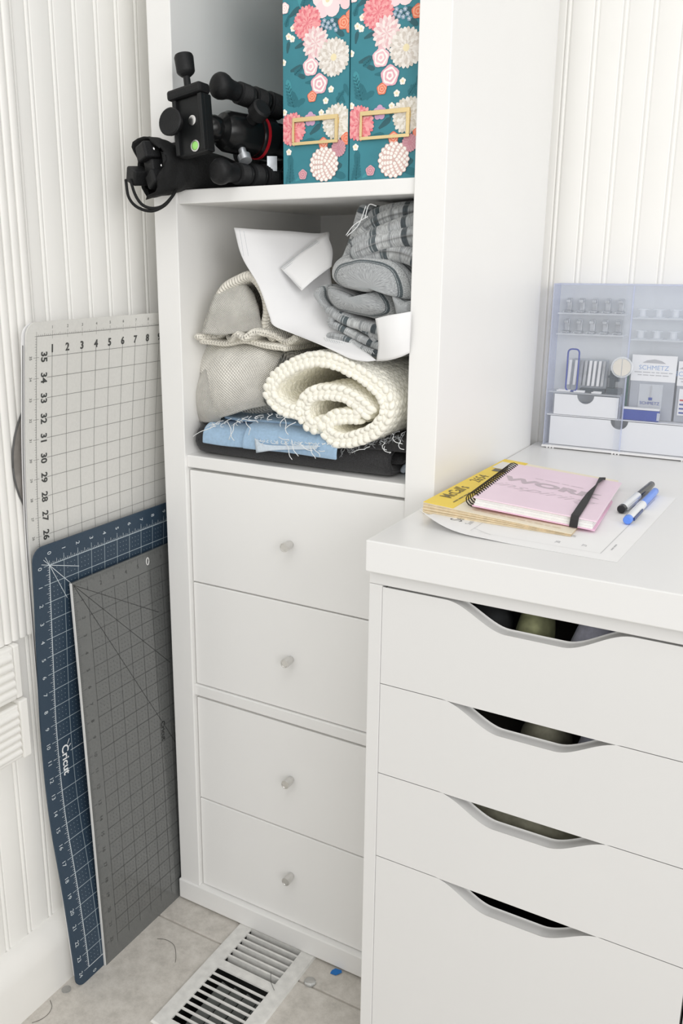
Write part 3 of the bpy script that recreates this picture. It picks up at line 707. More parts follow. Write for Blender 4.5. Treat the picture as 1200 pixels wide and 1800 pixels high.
def mum(mb, fnp, cx, cy, r, c0, c1, n=26, rings=4, centre=None):
    L = nl(); put_poly(mb, lambda x, y: fnp(x, y, L), [(cx+r*.80*math.cos(q*math.pi/12), cy+r*.80*math.sin(q*math.pi/12)) for q in range(24)], mixc(c0, c1, .1))
    for k in range(rings):
        L = nl(); f = 1 - k*0.21
        for i in range(n): petal(mb, fnp, cx, cy, 2*math.pi*(i+0.5*(k % 2))/n + random.uniform(-.04,.04), r*f*.25, r*f*random.uniform(.93,1.0), r*f*0.13, mixc(c0, c1, (0.0, .75, .4)[(i+2*k) % 3] if i < n-1 else .55), L + .2*(i % 4) + (.5 if i == n-1 else 0))
    if centre:
        L = nl(); put_poly(mb, lambda x, y: fnp(x, y, L), [(cx+r*.18*math.cos(q*math.pi/6), cy+r*.18*math.sin(q*math.pi/6)) for q in range(12)], centre)
def dahlia(mb, fnp, cx, cy, r, c0, c1, rings=5):
    L = nl(); put_poly(mb, lambda x, y: fnp(x, y, L), [(cx+r*.93*math.cos(q*math.pi/12), cy+r*.93*math.sin(q*math.pi/12)) for q in range(24)], c1)
    for k in range(rings):
        rr = r*(1-k*0.19); n = max(5, int(18*(1-k*0.17)))
        for i in range(n):
            a = 2*math.pi*(i+.5*(k % 2))/n; x, y = cx+rr*.87*math.cos(a), cy+rr*.87*math.sin(a); s = r*0.125; L = nl() if i == 0 else LAY[0]
            put_poly(mb, lambda u, v, L=L: fnp(u, v, L), [(x+s*1.12*math.cos(q*math.pi/4), y+s*1.12*math.sin(q*math.pi/4)) for q in range(8)], c1)
        L = nl()
        for i in range(n):
            a = 2*math.pi*(i+.5*(k % 2))/n; x, y = cx+rr*.87*math.cos(a), cy+rr*.87*math.sin(a); s = r*0.105
            put_poly(mb, lambda u, v: fnp(u, v, L), [(x+s*math.cos(q*math.pi/4), y+s*math.sin(q*math.pi/4)) for q in range(8)], c0)
def blossom(mb, fnp, cx, cy, r, c0, c1, n=5, rot=0.3):
    L = nl()
    for i in range(n):
        a = rot + 2*math.pi*i/n; x, y = cx+r*.55*math.cos(a), cy+r*.55*math.sin(a)
        put_poly(mb, lambda u, v, i=i: fnp(u, v, L + 0.19*i), [(x+r*.47*math.cos(q*math.pi/6), y+r*.47*math.sin(q*math.pi/6)) for q in range(12)], mixc(c0, c1, 0.15*(i % 3)))
    L = nl(); put_poly(mb, lambda u, v: fnp(u, v, L), [(cx+r*.36*math.cos(q*math.pi/6), cy+r*.36*math.sin(q*math.pi/6)) for q in range(12)], c1)
    L = nl(); put_poly(mb, lambda u, v: fnp(u, v, L), [(cx+r*.14*math.cos(q*math.pi/4), cy+r*.14*math.sin(q*math.pi/4)) for q in range(8)], CRM)
def rose(mb, fnp, cx, cy, r, c0, c1):
    for k in range(5):
        L = nl(); rr = r*(1-.2*k)
        put_poly(mb, lambda u, v: fnp(u, v, L), [(cx+rr*(1+.08*math.sin(5*q*math.pi/10+k))*math.cos(q*math.pi/10), cy+rr*(1+.08*math.sin(5*q*math.pi/10+k))*math.sin(q*math.pi/10)) for q in range(20)], c0 if k % 2 == 0 else c1)
def leaf(mb, fnp, cx, cy, r, a, col, wd=0.38):
    L = nl(); petal(mb, fnp, cx - r*math.cos(a), cy - r*math.sin(a), a, 0, 2*r, r*wd, col, L)
def fern(mb, fnp, cx, cy, r, a, col, n=7):
    L = nl(); ca, sa = math.cos(a), math.sin(a)
    for k in range(n):
        t = k/(n-1); px_, py_ = cx+ca*r*2*t, cy+sa*r*2*t; l = r*0.75*(1-.6*t)
        for s in (-1, 1): petal(mb, fnp, px_, py_, a + s*0.8, 0, l, l*0.2, col, L)
    put_line(mb, lambda x, y: fnp(x, y, L), cx, cy, cx+ca*r*2, cy+sa*r*2, 0.0006, col)
def floral(mb, x0):
    """print of one file front; the design is laid out in mm from the lower left corner"""
    LAY[0] = 0; z0 = SHELF3
    def fnp(x, y, L): return (x0 + min(BW-.0004, max(.0004, x)), BYF - 0.00004 - L*0.000005, z0 + min(BZT-.0004, max(.0004, y)))
    S = BW/437.0; B = 1195.0
    C = lambda x, y: ((x-70)*S, (B-y)*S*1.0)
    for x, y, r, a, c in [(120,1080,55,1.6,LEAF2),(105,1150,40,1.1,LEAF2),(180,1160,30,.5,LEAF3),(410,1110,60,.2,LEAF),(440,1150,55,-.3,LEAF2),(330,1160,40,.2,LEAF),(290,895,45,.6,LEAF),(330,830,40,1.4,LEAF),(240,960,50,.1,LEAF2),(150,720,55,2.2,LEAF2),(110,660,50,1.8,LEAF3),(180,745,45,.4,LEAF2),
                          (165,560,45,.2,LEAF),(190,600,35,-.4,LEAF),(250,640,30,0,LEAF2),(185,440,35,.3,LEAF),(105,440,32,1.4,LEAF),(150,262,45,.5,LEAF),(215,190,55,1.2,LEAF2),(185,210,40,1.8,LEAF3),(245,215,40,.9,LEAF2),(360,90,55,.2,LEAF),(400,70,40,1.0,LEAF),(480,90,60,1.3,LEAF),(310,100,45,2.4,LEAF2),(440,130,35,.2,LEAF),(390,350,60,.1,LEAF),(350,370,50,1.0,LEAF),(440,400,40,-.6,LEAF),
                          (120,20,45,.4,LEAF),(300,20,60,1.7,LEAF2),(260,40,50,2.0,LEAF3),(460,740,35,2.2,LEAF2),(490,700,35,2.0,LEAF2),(385,1000,40,.3,LEAF)]:
        cx, cy = C(x, y); leaf(mb, fnp, cx, cy, r*S, a, c)
    for x, y, r, a in [(115,1180,55,1.5),(140,760,60,1.9),(150,590,38,.6),(205,250,42,1.3),(270,60,55,1.9),(430,760,35,.9),(90,330,30,1.2)]:
        cx, cy = C(x, y); fern(mb, fnp, cx, cy, r*S, a, LEAF2)
    for x, y in [(345,330),(370,345),(395,335),(360,365),(385,372),(410,360),(335,352),(350,390),(420,385),(790,250)]:
        cx, cy = C(x, y); blossom(mb, fnp, cx, cy, 13*S, (0.25, 0.36, 0.48), (0.6, 0.66, 0.74))
    for x, y in [(93,133),(110,385),(140,345),(135,400),(392,690),(358,748),(80,790),(75,520),(110,1010),(330,810),(475,215)]:
        cx, cy = C(x, y); blossom(mb, fnp, cx, cy, 19*S, WHT, CRM)
    f = lambda x, y: C(x, y)
    blossom(mb, fnp, *f(482,215), 74*S, BLUSH, WHT, 5, .9); blossom(mb, fnp, *f(366,228), 98*S, (0.90,.70,.73), WHT, 5, .3)
    mum(mb, fnp, *f(235,330), 98*S, CORAL, CORAL2); mum(mb, fnp, *f(290,438), 92*S, (0.80,.52,.54), WHT, 18, 5); mum(mb, fnp, *f(408,525), 108*S, (0.66,.60,.54), WHT, 26, 4, CRM)
    rose(mb, fnp, *f(470,355), 36*S, ORG, (0.9,.42,.28)); rose(mb, fnp, *f(505,318), 22*S, ORG, (0.85,.35,.25)); rose(mb, fnp, *f(508,388), 24*S, ORG, (0.85,.35,.25))
    rose(mb, fnp, *f(258,558), 50*S, (0.86,.55,.60), WHT); rose(mb, fnp, *f(315,655), 54*S, (0.82,.45,.52), WHT); rose(mb, fnp, *f(268,718), 30*S, ORG, (0.9,.45,.33))
    mum(mb, fnp, *f(133,885), 98*S, CORAL, CORAL2); blossom(mb, fnp, *f(258,838), 40*S, (0.60,.36,.55), (.75,.55,.70)); mum(mb, fnp, *f(432,865), 102*S, (0.66,.61,.52), WHT, 26, 4, CRM)
    rose(mb, fnp, *f(495,960), 34*S, ORG, (0.85,.35,.25)); rose(mb, fnp, *f(345,975), 32*S, ORG, (0.9,.5,.4)); dahlia(mb, fnp, *f(445,1008), 48*S, (0.62,.33,.38), MAUV, 4)
    dahlia(mb, fnp, *f(350,1090), 97*S, WHT, (0.70,.50,.46), 5); rose(mb, fnp, *f(207,1140), 28*S, (0.75,.40,.45), MAUV); rose(mb, fnp, *f(85,235), 30*S, BLUSH, WHT)
    dahlia(mb, fnp, *f(95,15), 70*S, WHT, (0.75,.62,.5), 4); rose(mb, fnp, *f(200,30), 26*S, CORAL, CORAL2); rose(mb, fnp, *f(480,10), 45*S, CORAL, BLUSH)
def magazine_file(x0, label, lab):
    z0 = SHELF3 + 0.0002
    t = thing('magazine_file', (x0 + BW/2, 0.14, z0), label, 'magazine file', 'floral magazine files on the upper shelf')
    mb = MB(); x1 = x0+BW; t_ = 0.002; y1 = 0.27
    mb.box(x0, x1, BYF, BYF+t_, z0, z0+BZT); mb.box(x0, x1, y1-t_, y1, z0, z0+0.31); mb.box(x0, x1, BYF+t_, y1-t_, z0, z0+t_)
    for a in (x0, x1-t_): mb.add([(a+d, y, z) for d in (0, t_) for y, z in ((BYF+t_, z0+t_), (y1-t_, z0+t_), (y1-t_, z0+.31), (BYF+t_, z0+BZT))], [(0,1,2,3),(7,6,5,4),(0,4,5,1),(1,5,6,2),(2,6,7,3),(3,7,4,0)])
    mb.build('box', M['file_teal'], t)
    pm = MB(); floral(pm, x0); tag(pm.build('floral_print', M['print_matte'], t), kind='stuff')
    lx0, lx1, lz0, lz1 = lab; q = MB(); yf = BYF-0.0014; h = 0.0022
    q.box(lx0, lx1, yf-h, yf, lz1-.0048, lz1); q.box(lx0, lx1, yf-h, yf, lz0, lz0+.0036); q.box(lx0, lx0+.0030, yf-h, yf, lz0+.0036, lz1-.0048); q.box(lx1-.0042, lx1, yf-h, yf, lz0+.0036, lz1-.0048); q.box(lx0+.001, lx1-.001, yf, BYF, lz1-.004, lz1-.001); q.box(lx0+.001, lx1-.001, yf, BYF, lz0+.001, lz0+.003)
    q.build('label_holder', M['gold'], t, bevel=0.0004)
LB = (0.0145, 0.0765, SHELF3+0.0445, SHELF3+0.0755)
magazine_file(0.1906, 'teal floral magazine file nearest the tripod, with a gold label frame', (0.1906+LB[0], 0.1906+LB[1], LB[2], LB[3]))
magazine_file(0.2815, 'teal floral magazine file against the right side of the upper shelf', (0.2815+LB[0], 0.2815+LB[1], LB[2], LB[3]))

# ================================================================== TRIPOD
AX = Vector((0.041, 0.14, -0.0083)).normalized(); UP = Vector((0, 0, 1)); UP = (UP - AX*UP.dot(AX)).normalized(); SD_ = AX.cross(UP)
tr_ = thing('tripod', (0.11, 0.12, SHELF3), 'black folded camera tripod with ball head lying on the upper shelf', 'tripod')
def leg(foot, to, L):
    foot = Vector(foot); d = (Vector(to) - foot).normalized()
    mb = MB(); mb.lathe(foot + d*0.032, d, [(0,.0085),(.008,.0085),(.008,.0098),(L-.032,.0115)], 20); lg = mb.build('leg', M['black_anodised'], tr_, smooth=True, angle=35)
    mb = MB(); mb.lathe(foot, d, [(0,.0095),(.0015,.0128),(.005,.0152),(.010,.0160),(.015,.0150),(.020,.0128),(.026,.0115),(.034,.0112)], 28); mb.build('rubber_foot', M['black_rubber'], lg, smooth=True, angle=60)
    for k in range(3):
        mb = MB(); r = .0132 + .0012*k; st = .036 + .0245*k; pr = [(st,.0108+.001*k),(st+.001,r)]
        for j in range(8): pr += [(st+.002+j*.002, r+.0002), (st+.003+j*.002, r-.0006)]
        pr += [(st+.0195,r),(st+.0205,r-.0018),(st+.0225,r-.0018),(st+.0235,.0108+.001*k)]
        mb.lathe(foot, d, pr, 28); mb.build('twist_lock', M['black_rubber'], lg, smooth=True, angle=30)
        mb = MB(); mb.lathe(foot, d, [(st+.0206,r-.0014),(st+.0212,r-.0008),(st+.0222,r-.0008),(st+.0226,r-.0014)], 28); mb.build('lock_ring', M['black_plastic'], lg, smooth=True)
    return lg
leg((0.1105, -0.010, 1.2145), (0.1420, 0.100, 1.1960), 0.265)
leg((0.1200, -0.026, SHELF3+0.0172), (0.1402, 0.100, SHELF3+0.0150), 0.29)
leg((0.062, 0.110, 1.150), (0.088, 0.26, 1.140), 0.24)
AX = Vector((0.045, 0.12, -0.0100)).normalized(); UP = Vector((0, 0, 1)); UP = (UP - AX*UP.dot(AX)).normalized(); SD_ = AX.cross(UP)
H = Vector((0.0940, -0.030, 1.1665))
P = lambda a, s, u: H + AX*a + SD_*s + UP*u
mb = MB(); mb.lathe(P(.034,0,0), AX, [(0,.0125),(.004,.0175),(.006,.0215),(.012,.0245),(.05,.0255),(.056,.0235),(.060,.0255),(.078,.0265),(.082,.0225),(.10,.0225),(.104,.016),(.165,.0125)], 32)
hb = mb.build('ball_head', M['black_plastic'], tr_, smooth=True, angle=30)
mb = MB(); mb.lathe(P(.094,0,0), AX, [(0,.0268),(.0035,.0268)], 32); mb.build('red_ring', M['red_enamel'], hb, smooth=True, angle=30)
mb = MB(); c = P(.026,0,0); mb.lathe(c - AX*.014, AX, [(.014-.0165*math.cos(k*math.pi/12), max(.0001,.0165*math.sin(k*math.pi/12))) for k in range(13)], 24); mb.build('ball', M['black_plastic'], hb, smooth=True)
mb = MB(); mb.lathe(P(.07,.015,.012), (SD_*1+UP*.55), [(0,.0075),(.016,.0075),(.017,.0125),(.030,.0125),(.032,.010)], 20); mb.build('locking_knob', M['black_rubber'], hb, smooth=True, angle=30)
mb = MB(); mb.lathe(P(.062,.012,-.018), (SD_*.6-UP*1), [(0,.005),(.011,.005),(.012,.0085),(.020,.0085)], 16); mb.build('locking_knob', M['steel_part'], hb, smooth=True, angle=30)
AX0, SD0 = AX.copy(), SD_.copy(); RM = Matrix.Rotation(R(16), 3, UP); AX = RM @ AX; SD_ = RM @ SD_
UPs = UP.copy(); RM2 = Matrix.Rotation(R(-9), 3, AX); UP = RM2 @ UP; SD_ = RM2 @ SD_
pt = MB(); pt.obox(P(0,0,-.002), SD_*.0235, UP*.0335, AX*.0075); pl_ = pt.build('clamp_plate', M['black_anodised'], tr_, bevel=.0018)
pt = MB(); pt.obox(P(-.0088,.0205,-.002), SD_*.0030, UP*.0325, AX*.0035); pt.obox(P(-.0088,-.0205,-.002), SD_*.0030, UP*.0325, AX*.0035); pt.build('jaw', M['black_anodised'], pl_, bevel=.001)
pt = MB(); pt.obox(P(-.004,-.003,.0375), SD_*.027, UP*.0062, AX*.0105); pt.build('clamp_lever', M['black_rubber'], pl_, bevel=.0035)
mb = MB(); mb.lathe(P(-.002,-.004,.0400), UP*1-SD_*.08, [(0,.0045),(.017,.0042),(.018,.0065),(.021,.0100),(.023,.0112),(.040,.0118),(.0425,.0108),(.043,.008)], 28); mb.build('clamp_knob', M['black_rubber'], pl_, smooth=True, angle=30)
mb = MB(); d = (at(297,213,Y=-.055) - P(0,-.020,.002)); mb.lathe(P(0,-.020,.002), d, [(0,.0075),(d.length-.017,.0085),(d.length-.012,.0120),(d.length-.006,.0158),(d.length-.0015,.0166),(d.length,.0150),(d.length-.0006,.0100),(d.length-.0016,.0002)], 28); mb.build('pan_knob', M['black_rubber'], pl_, smooth=True, angle=45)
mb = MB(); mb.lathe(P(-.0078,.0040,.0030), -AX, [(0,.0058),(.0012,.0058),(.0016,.0048)], 20); mb.build('screw', M['silver'], pl_, smooth=True, angle=30)
mb = MB(); mb.lathe(P(-.0078,.0055,-.0270), -AX, [(0,.0050),(.0010,.0050),(.0018,.0040),(.0022,.002)], 20); mb.build('bubble_level', M['level_green'], pl_, smooth=True)
mb = MB(); mb.lathe(P(-.0078,.0055,-.0270), -AX, [(0,.0068),(.0012,.0068),(.0014,.0054),(.0002,.0052)], 20); mb.build('level_ring', M['silver'], pl_, smooth=True, angle=30)
mb = MB(); q = at(430,272,Y=.05); mb.lathe(q, (0.1,-.2,1), [(-.012,.0055),(0,.0060),(.001,.0035),(.008,.0030)], 12); q = at(478,288,Y=.065); mb.obox(q, (.005,.004,0), (-.002,.003,0), (0,0,.009)); mb.build('hook', M['steel_part'], tr_)

# ================================================================== POUCH WITH FOLDED STAND
po = thing('drawstring_pouch', (0.06, 0.0, SHELF3), 'black cloth drawstring pouch poking out over the shelf edge under the tripod', 'pouch')
ctr = catmull([(0.0300, -0.0440, 1.1190), (0.0410, -0.018, 1.1205), (0.054, 0.010, 1.1215), (0.080, 0.050, 1.1170), (0.104, 0.090, 1.1085)], 8)
rad = np.interp(np.linspace(0, 1, len(ctr)), [0, .12, .3, .5, .75, 1], [.0360, .0355, .0305, .0255, .0205, .0120])
mb = MB(); nn = 30; V = []
def ring_at(i, scale, push=0.0):
    c = ctr[i]; t = (ctr[min(i+1, len(ctr)-1)] - ctr[max(i-1, 0)]).normalized(); u = (Vector((0,0,1)) - t*t.z).normalized(); s_ = t.cross(u); out = []
    for k in range(nn):
        a = 2*math.pi*k/nn; r = rad[i]*scale
        w_ = 1 + 0.10*noise.noise(Vector((math.cos(a)*1.6, math.sin(a)*1.6, i*0.16))) + 0.05*noise.noise(Vector((math.cos(a)*4, math.sin(a)*4, i*0.35)))
        if i == 0: w_ += 0.05*math.sin(3*a+1)
        p = c + (u*math.sin(a) + s_*math.cos(a)*0.98)*r*w_ + t*(push + (0.006*math.sin(2*a+.6) + .004*math.sin(5*a) if i == 0 else 0))
        if p.y > -0.002 and p.z < SHELF3 + 0.0006: p.z = SHELF3 + 0.0006
        out.append(p)
    return out
for i in range(len(ctr)): V += ring_at(i, 1.0)
n1 = len(ctr)
for i in (0, 2, 5, 9): V += ring_at(i, 0.93, 0.001)
F = [(i*nn+k, i*nn+(k+1) % nn, (i+1)*nn+(k+1) % nn, (i+1)*nn+k) for i in range(n1-1) for k in range(nn)]
b0 = n1*nn; F += [(k, b0+k, b0+(k+1) % nn, (k+1) % nn) for k in range(nn)]
F += [(b0+i*nn+k, b0+(i+1)*nn+k, b0+(i+1)*nn+(k+1) % nn, b0+i*nn+(k+1) % nn) for i in range(3) for k in range(nn)]
F += [tuple((n1-1)*nn+k for k in range(nn)), tuple(b0+3*nn+k for k in range(nn))]
mb.add(V, F); mb.build('sleeve', M['black_cloth'], po, smooth=True)
cord = MB()
for dx, sag, sx in ((0, 0, 0), (8, -5, 10)):
    pts = [at(u, v, Y=y) for u, v, y in [(221+dx,316,-.056),(226+dx+sx*.3,346+sag,-.062),(241+dx,364+sag,-.062),(266,371+sag,-.058),(288-dx*.3,362,-.048),(302,346,-.036),(311,331,-.022)]]
    cord.tube(catmull(pts, 8), 0.0019, 8)
cord.build('cord', M['black_cloth'], po, smooth=True)
ls = thing('folded_stand', (0.06, -0.02, SHELF3), 'black square-capped ends of a folded stand inside the drawstring pouch', 'folding stand')
d0 = (ctr[4] - ctr[0]).normalized(); u0 = (Vector((0,0,1)) - d0*d0.z).normalized(); s0 = d0.cross(u0)
for s, u, o, r, sz in [(-.002,.0190,-.008,.25,.0120),(.016,-.008,-.016,-.35,.0115),(-.013,-.014,-.004,.5,.0105),(-.004,.001,.000,.1,.0105)]:
    c = ctr[0] + s0*(-s) + u0*u + d0*o; a = Vector(s0)*math.cos(r) + u0*math.sin(r); b_ = d0.cross(a)
    mb = MB(); mb.obox(c + d0*.009, a*sz, b_*sz*.85, d0*.0115); e = mb.build('end_cap', M['black_rubber'], ls, bevel=.0028, seg=3)
    mb = MB(); mb.tube([c + d0*.0195, c + d0*.06], .0055, 10); mb.build('rod', M['black_anodised'], e, smooth=True)
    mb = MB(); mb.lathe(c + d0*.012 + a*sz*.98*(1 if s < 0 else -1), a*(1 if s < 0 else -1), [(0,.0026),(.0008,.0022),(.0012,.0001)], 12); mb.build('rivet', M['silver'], e, smooth=True)

# ================================================================== FABRIC SHELF
FZ = S2 + TH
def zp(x, y, Y, ox=300, oy=560, s=440/1200): p = at(ox + x*s, oy + y*s, Y=Y); return (p.x, p.z)
# charcoal cloth folded flat at the bottom
mb = MB()
def yz_sheet(mb, prof, x0, x1, th, n=60, amp=0.001, seed=0, round_=True, xl=None):
    """soft folded sheet: profile (y, z) run along x"""
    P_, L = resample(catmull([(0, a, b_) for a, b_ in prof], 8), 0.004); n0 = len(P_)
    loop = [(i, 0, 1) for i in range(n0)] + [(n0-1, math.sin(math.pi*k/4), math.cos(math.pi*k/4)) for k in (1,2,3)] + [(i, 0, -1) for i in range(n0-1, -1, -1)] + [(0, -math.sin(math.pi*k/4), -math.cos(math.pi*k/4)) for k in (1,2,3)]
    m_ = len(loop); base = len(mb.v); V = []
    vv = [0, .004, .012, .03] + [.03+.94*k/n for k in range(1, n)] + [.97, .988, .996, 1]
    for v in vv:
        d = min(v, 1-v)*(x1-x0)/(th*.5); hs = math.sqrt(max(0, 1-(1-min(1, d))**2))*th*.5
        for i, ts, ns in loop:
            t = (P_[min(i+1, n0-1)] - P_[max(i-1, 0)]).normalized(); nr = Vector((0, -t.z, t.y)); x = x0 + (x1-x0)*v
            if xl: x += xl(i/(n0-1), v)
            p = P_[i] + Vector((x, 0, 0)) + t*ts*hs + nr*ns*hs
            p += nr*amp*noise.noise(Vector((p.x*22+seed, p.y*22, p.z*22))) + Vector((0, amp*2*noise.noise(Vector((x*9, seed, i*.05))), amp*1.2*noise.noise(Vector((x*14+seed, 3, i*.02)))))
            mb.uv[base+len(V)] = (x, L*i/(n0-1)); V.append(p)
    F = [(j*m_+k, j*m_+(k+1) % m_, (j+1)*m_+(k+1) % m_, (j+1)*m_+k) for j in range(len(vv)-1) for k in range(m_)]
    F += [tuple(range(m_-1, -1, -1)), tuple((len(vv)-1)*m_+k for k in range(m_))]
    mb.add(V, F)
z0 = FZ + 0.0075
yz_sheet(mb, [(0.33, z0), (0.10, z0), (0.032, z0), (0.0175, z0+0.008), (0.0155, z0+0.016), (0.0235, z0+0.026), (0.05, z0+0.029), (0.20, z0+0.029), (0.32, z0+0.029)], 0.046, 0.3460, 0.013, 60, 0.0010, 1)
yz_sheet(mb, [(0.31, z0+.0145), (0.10, z0+.0145), (0.034, z0+.0145)], 0.050, 0.3560, 0.012, 50, 0.0008, 4)
tag(mb.build('folded_fabric', M['charcoal_denim'], smooth=True), 'charcoal denim fabric folded flat at the bottom of the fabric shelf', 'fabric')
mb = MB(); ribbon(mb, [(0.349, FZ+.006), (0.3545, FZ+.013), (0.361, FZ+.011), (0.367, FZ+.006)], 0.045, 0.25, 0.0085, 12, amp=.0015, seed=9)
tag(mb.build('folded_fabric', M['pale_blue_cotton'], smooth=True), 'small pale grey-blue fabric roll beside the right end of the charcoal fabric', 'fabric')
# light blue cotton with frayed edges
zt = z0 + 0.0385
bf = thing('folded_fabric', (0.17, 0.1, FZ+.04), 'light blue cotton fabric with frayed white edges draped over the charcoal fabric', 'fabric')
mb = MB()
yz_sheet(mb, [(0.25, zt), (0.08, zt), (0.030, zt+.001), (0.0120, zt-.003), (0.0040, zt-.012), (0.0015, zt-.023)], 0.0640, 0.150, 0.0035, 30, 0.0016, 3, xl=lambda i, v: .012*i*(1-v)*.4)
yz_sheet(mb, [(0.26, zt+.004), (0.08, zt+.004), (0.026, zt+.005), (0.0080, zt+.000), (0.000, zt-.009), (-0.003, zt-.016), (-0.0032, zt-.0225)], 0.1380, 0.280, 0.0038, 40, 0.0016, 6)
yz_sheet(mb, [(0.26, zt+.008), (0.09, zt+.009), (0.050, zt+.0085), (0.030, zt+.0075)], 0.0850, 0.215, 0.0042, 30, 0.0022, 8)
mb.build('cloth', M['blue_cotton'], bf, smooth=True)
q = MB(); patch(q, [[at(447,770,Y=-.0065), at(470,782,Y=-.0072), at(560,783,Y=-.006)], [at(450,796,Y=-.008), at(490,791,Y=-.0085), at(555,790,Y=-.0065)]], 12, 6, .0012, rip=.0006); q.build('turned_corner', M['pale_blue_cotton'], bf, smooth=True)
q = MB(); rnd = random.Random(5)
def thread(q, u, v, du, dv, Y, r=.00045, curl=6):
    a = rnd.uniform(0, 6.3); w_ = rnd.uniform(.5, 1.2)*curl
    p = [at(u + du*t + w_*math.sin(t*6+a)*min(1, 2*t), v + dv*t + w_*.6*math.cos(t*7+a)*t, Y=Y - .005*math.sin(t*2.5)) for t in (0, .2, .4, .6, .8, 1)]; q.tube(catmull(p, 4), r*.72, 5)
for u in range(372, 520, 7): thread(q, u, 742 - (u-372)*.14 + rnd.uniform(-3, 3), rnd.uniform(-14, 10), rnd.uniform(4, 12), 0.010, .0005)
for u, v, du, dv in [(400,742,12,32),(412,744,-8,28),(432,740,8,24),(425,735,30,8),(500,736,6,28),(505,728,-14,22),(520,742,-22,12),(378,748,-38,18)]: thread(q, u, v, du, dv, -.001, .0007, 3)
for u in range(452, 590, 6): thread(q, u, 772 + (u-452)*.06, rnd.uniform(-8, 10), rnd.uniform(2, 9), -.009, .0005, 3)
for u, v, du, dv in [(500,775,14,32),(512,773,10,30),(520,778,28,14),(545,785,8,22),(549,785,14,18),(560,792,10,2),(490,768,18,8)]: thread(q, u, v, du, dv, -.009, .0007, 3)
tag(q.build('frayed_threads', M['thread_white'], bf, smooth=True), kind='stuff')
# grey frayed cloth at right
gf = thing('folded_fabric', (0.33, 0.1, FZ+.045), 'dark grey frayed fabric edge squeezed between the cream knit and the charcoal fabric', 'fabric')
mb = MB(); yz_sheet(mb, [(0.24, zt+.002), (0.08, zt+.002), (0.030, zt-.001), (0.014, zt-.007)], 0.292, 0.3700, 0.0050, 20, 0.003, 12); mb.build('cloth', M['charcoal_denim'], gf, smooth=True)
q = MB()
for k in range(46):
    u = 600 + k*2.5; thread(q, u, 788 - (u-600)*.22 + rnd.uniform(-8, 3), rnd.uniform(-12, 12), rnd.uniform(3, 18), 0.006, .0005, 4)
tag(q.build('frayed_threads', M['thread_grey'], gf, smooth=True), kind='stuff')
q = MB()
for u, v, du, dv in [(670,775,10,14),(690,762,12,22),(650,785,-28,10),(676,784,6,16),(700,770,8,20)]: thread(q, u, v, du, dv, 0.004, .0006, 5)
tag(q.build('loose_threads', M['thread_white'], gf, smooth=True), kind='stuff')
# towels
tw = thing('folded_towel', (0.11, 0.1, FZ+.04), 'beige woven towel folded into a thick bundle above the light blue fabric', 'towel')
mb = MB(); Yt = 0.018
def zq(pts, Y): return [zp(x, y, Y) for x, y in pts]
ribbon(mb, zq([(200,470),(150,400),(150,300),(190,215),(300,180),(400,185),(480,230),(470,320),(430,380),(350,430),(270,455),(215,440),(205,330),(270,250),(380,250),(420,300),(370,370),(290,390),(270,320),(330,300)], Yt), Yt+.05, 0.26, 0.030, 18, amp=.003, freq=18, seed=2, rnd=1.1)
lb = mb.build('cloth', M['towel_beige'], tw, smooth=True)
mb = MB()
g = lambda L, Y: [at(300+x*440/1200, 560+y*440/1200, Y=Y_) for (x, y), Y_ in zip(L, Y)]
patch(mb, [g([(165,130),(230,112),(330,105),(430,115),(535,160)], [.060,.045,.040,.042,.05]),
           g([(130,215),(215,190),(320,180),(430,190),(515,215)], [.045,.018,.010,.014,.03]),
           g([(150,330),(225,320),(320,310),(400,300),(470,310)], [.035,.006,-.002,.004,.02]),
           g([(185,430),(240,415),(310,400),(390,385),(445,385)], [.03,.004,-.004,.002,.014]),
           g([(215,495),(255,470),(320,452),(400,430),(460,415)], [.035,.012,.006,.008,.016])], 24, 24, .004, rip=.0040, seed=1)
patch(mb, [g([(135,228),(165,240),(200,270)], [.060,.030,.030]), g([(100,350),(150,350),(225,360)], [.055,.018,.018]), g([(95,430),(150,440),(240,455)], [.055,.016,.014]), g([(110,488),(165,500),(235,498)], [.05,.020,.022])], 12, 18, .005, rip=.0040, seed=4)
mb.build('outer_fold', M['towel_beige'], tw, smooth=True)
tw2 = thing('folded_towel', (0.1, 0.1, 0.92), 'cream terry towel folded in an arch, topmost at the left of the fabric shelf', 'towel')
t3 = lambda x, y, Y: zp(x, y, Y, 300, 340, 440/1200)
Y2 = 0.024
mb = MB(); ribbon(mb, [t3(*q, Y2) for q in [(150,690),(165,620),(205,520),(240,455),(300,420),(370,400),(425,470),(445,560),(440,640),(470,690)]], Y2+.004, 0.25, 0.0150, 18, amp=.0022, freq=22, seed=5)
ribbon(mb, [t3(*q, Y2) for q in [(140,690),(200,690),(260,668),(300,700),(350,672),(390,690),(430,660),(490,680),(540,720),(600,690)]], 0.0145, 0.24, 0.0095, 16, amp=.0022, freq=30, seed=7, fy=lambda t: .012*math.sin(t*9))
ribbon(mb, [t3(*q, Y2) for q in [(150,705),(250,720),(360,705),(470,730),(550,745)]], 0.020, 0.24, 0.0085, 16, amp=.0016, freq=30, seed=8)
ribbon(mb, [t3(*q, Y2) for q in [(215,470),(270,425),(340,395),(385,370),(430,430),(470,540),(480,640)]], Y2+.030, 0.26, 0.011, 18, amp=.0020, freq=22, seed=15)
mb.build('cloth', M['towel_cream'], tw2, smooth=True)
g3 = lambda L, Y: [at(300+x*440/1200, 340+y*440/1200, Y=Y_) for (x, y), Y_ in zip(L, Y)]
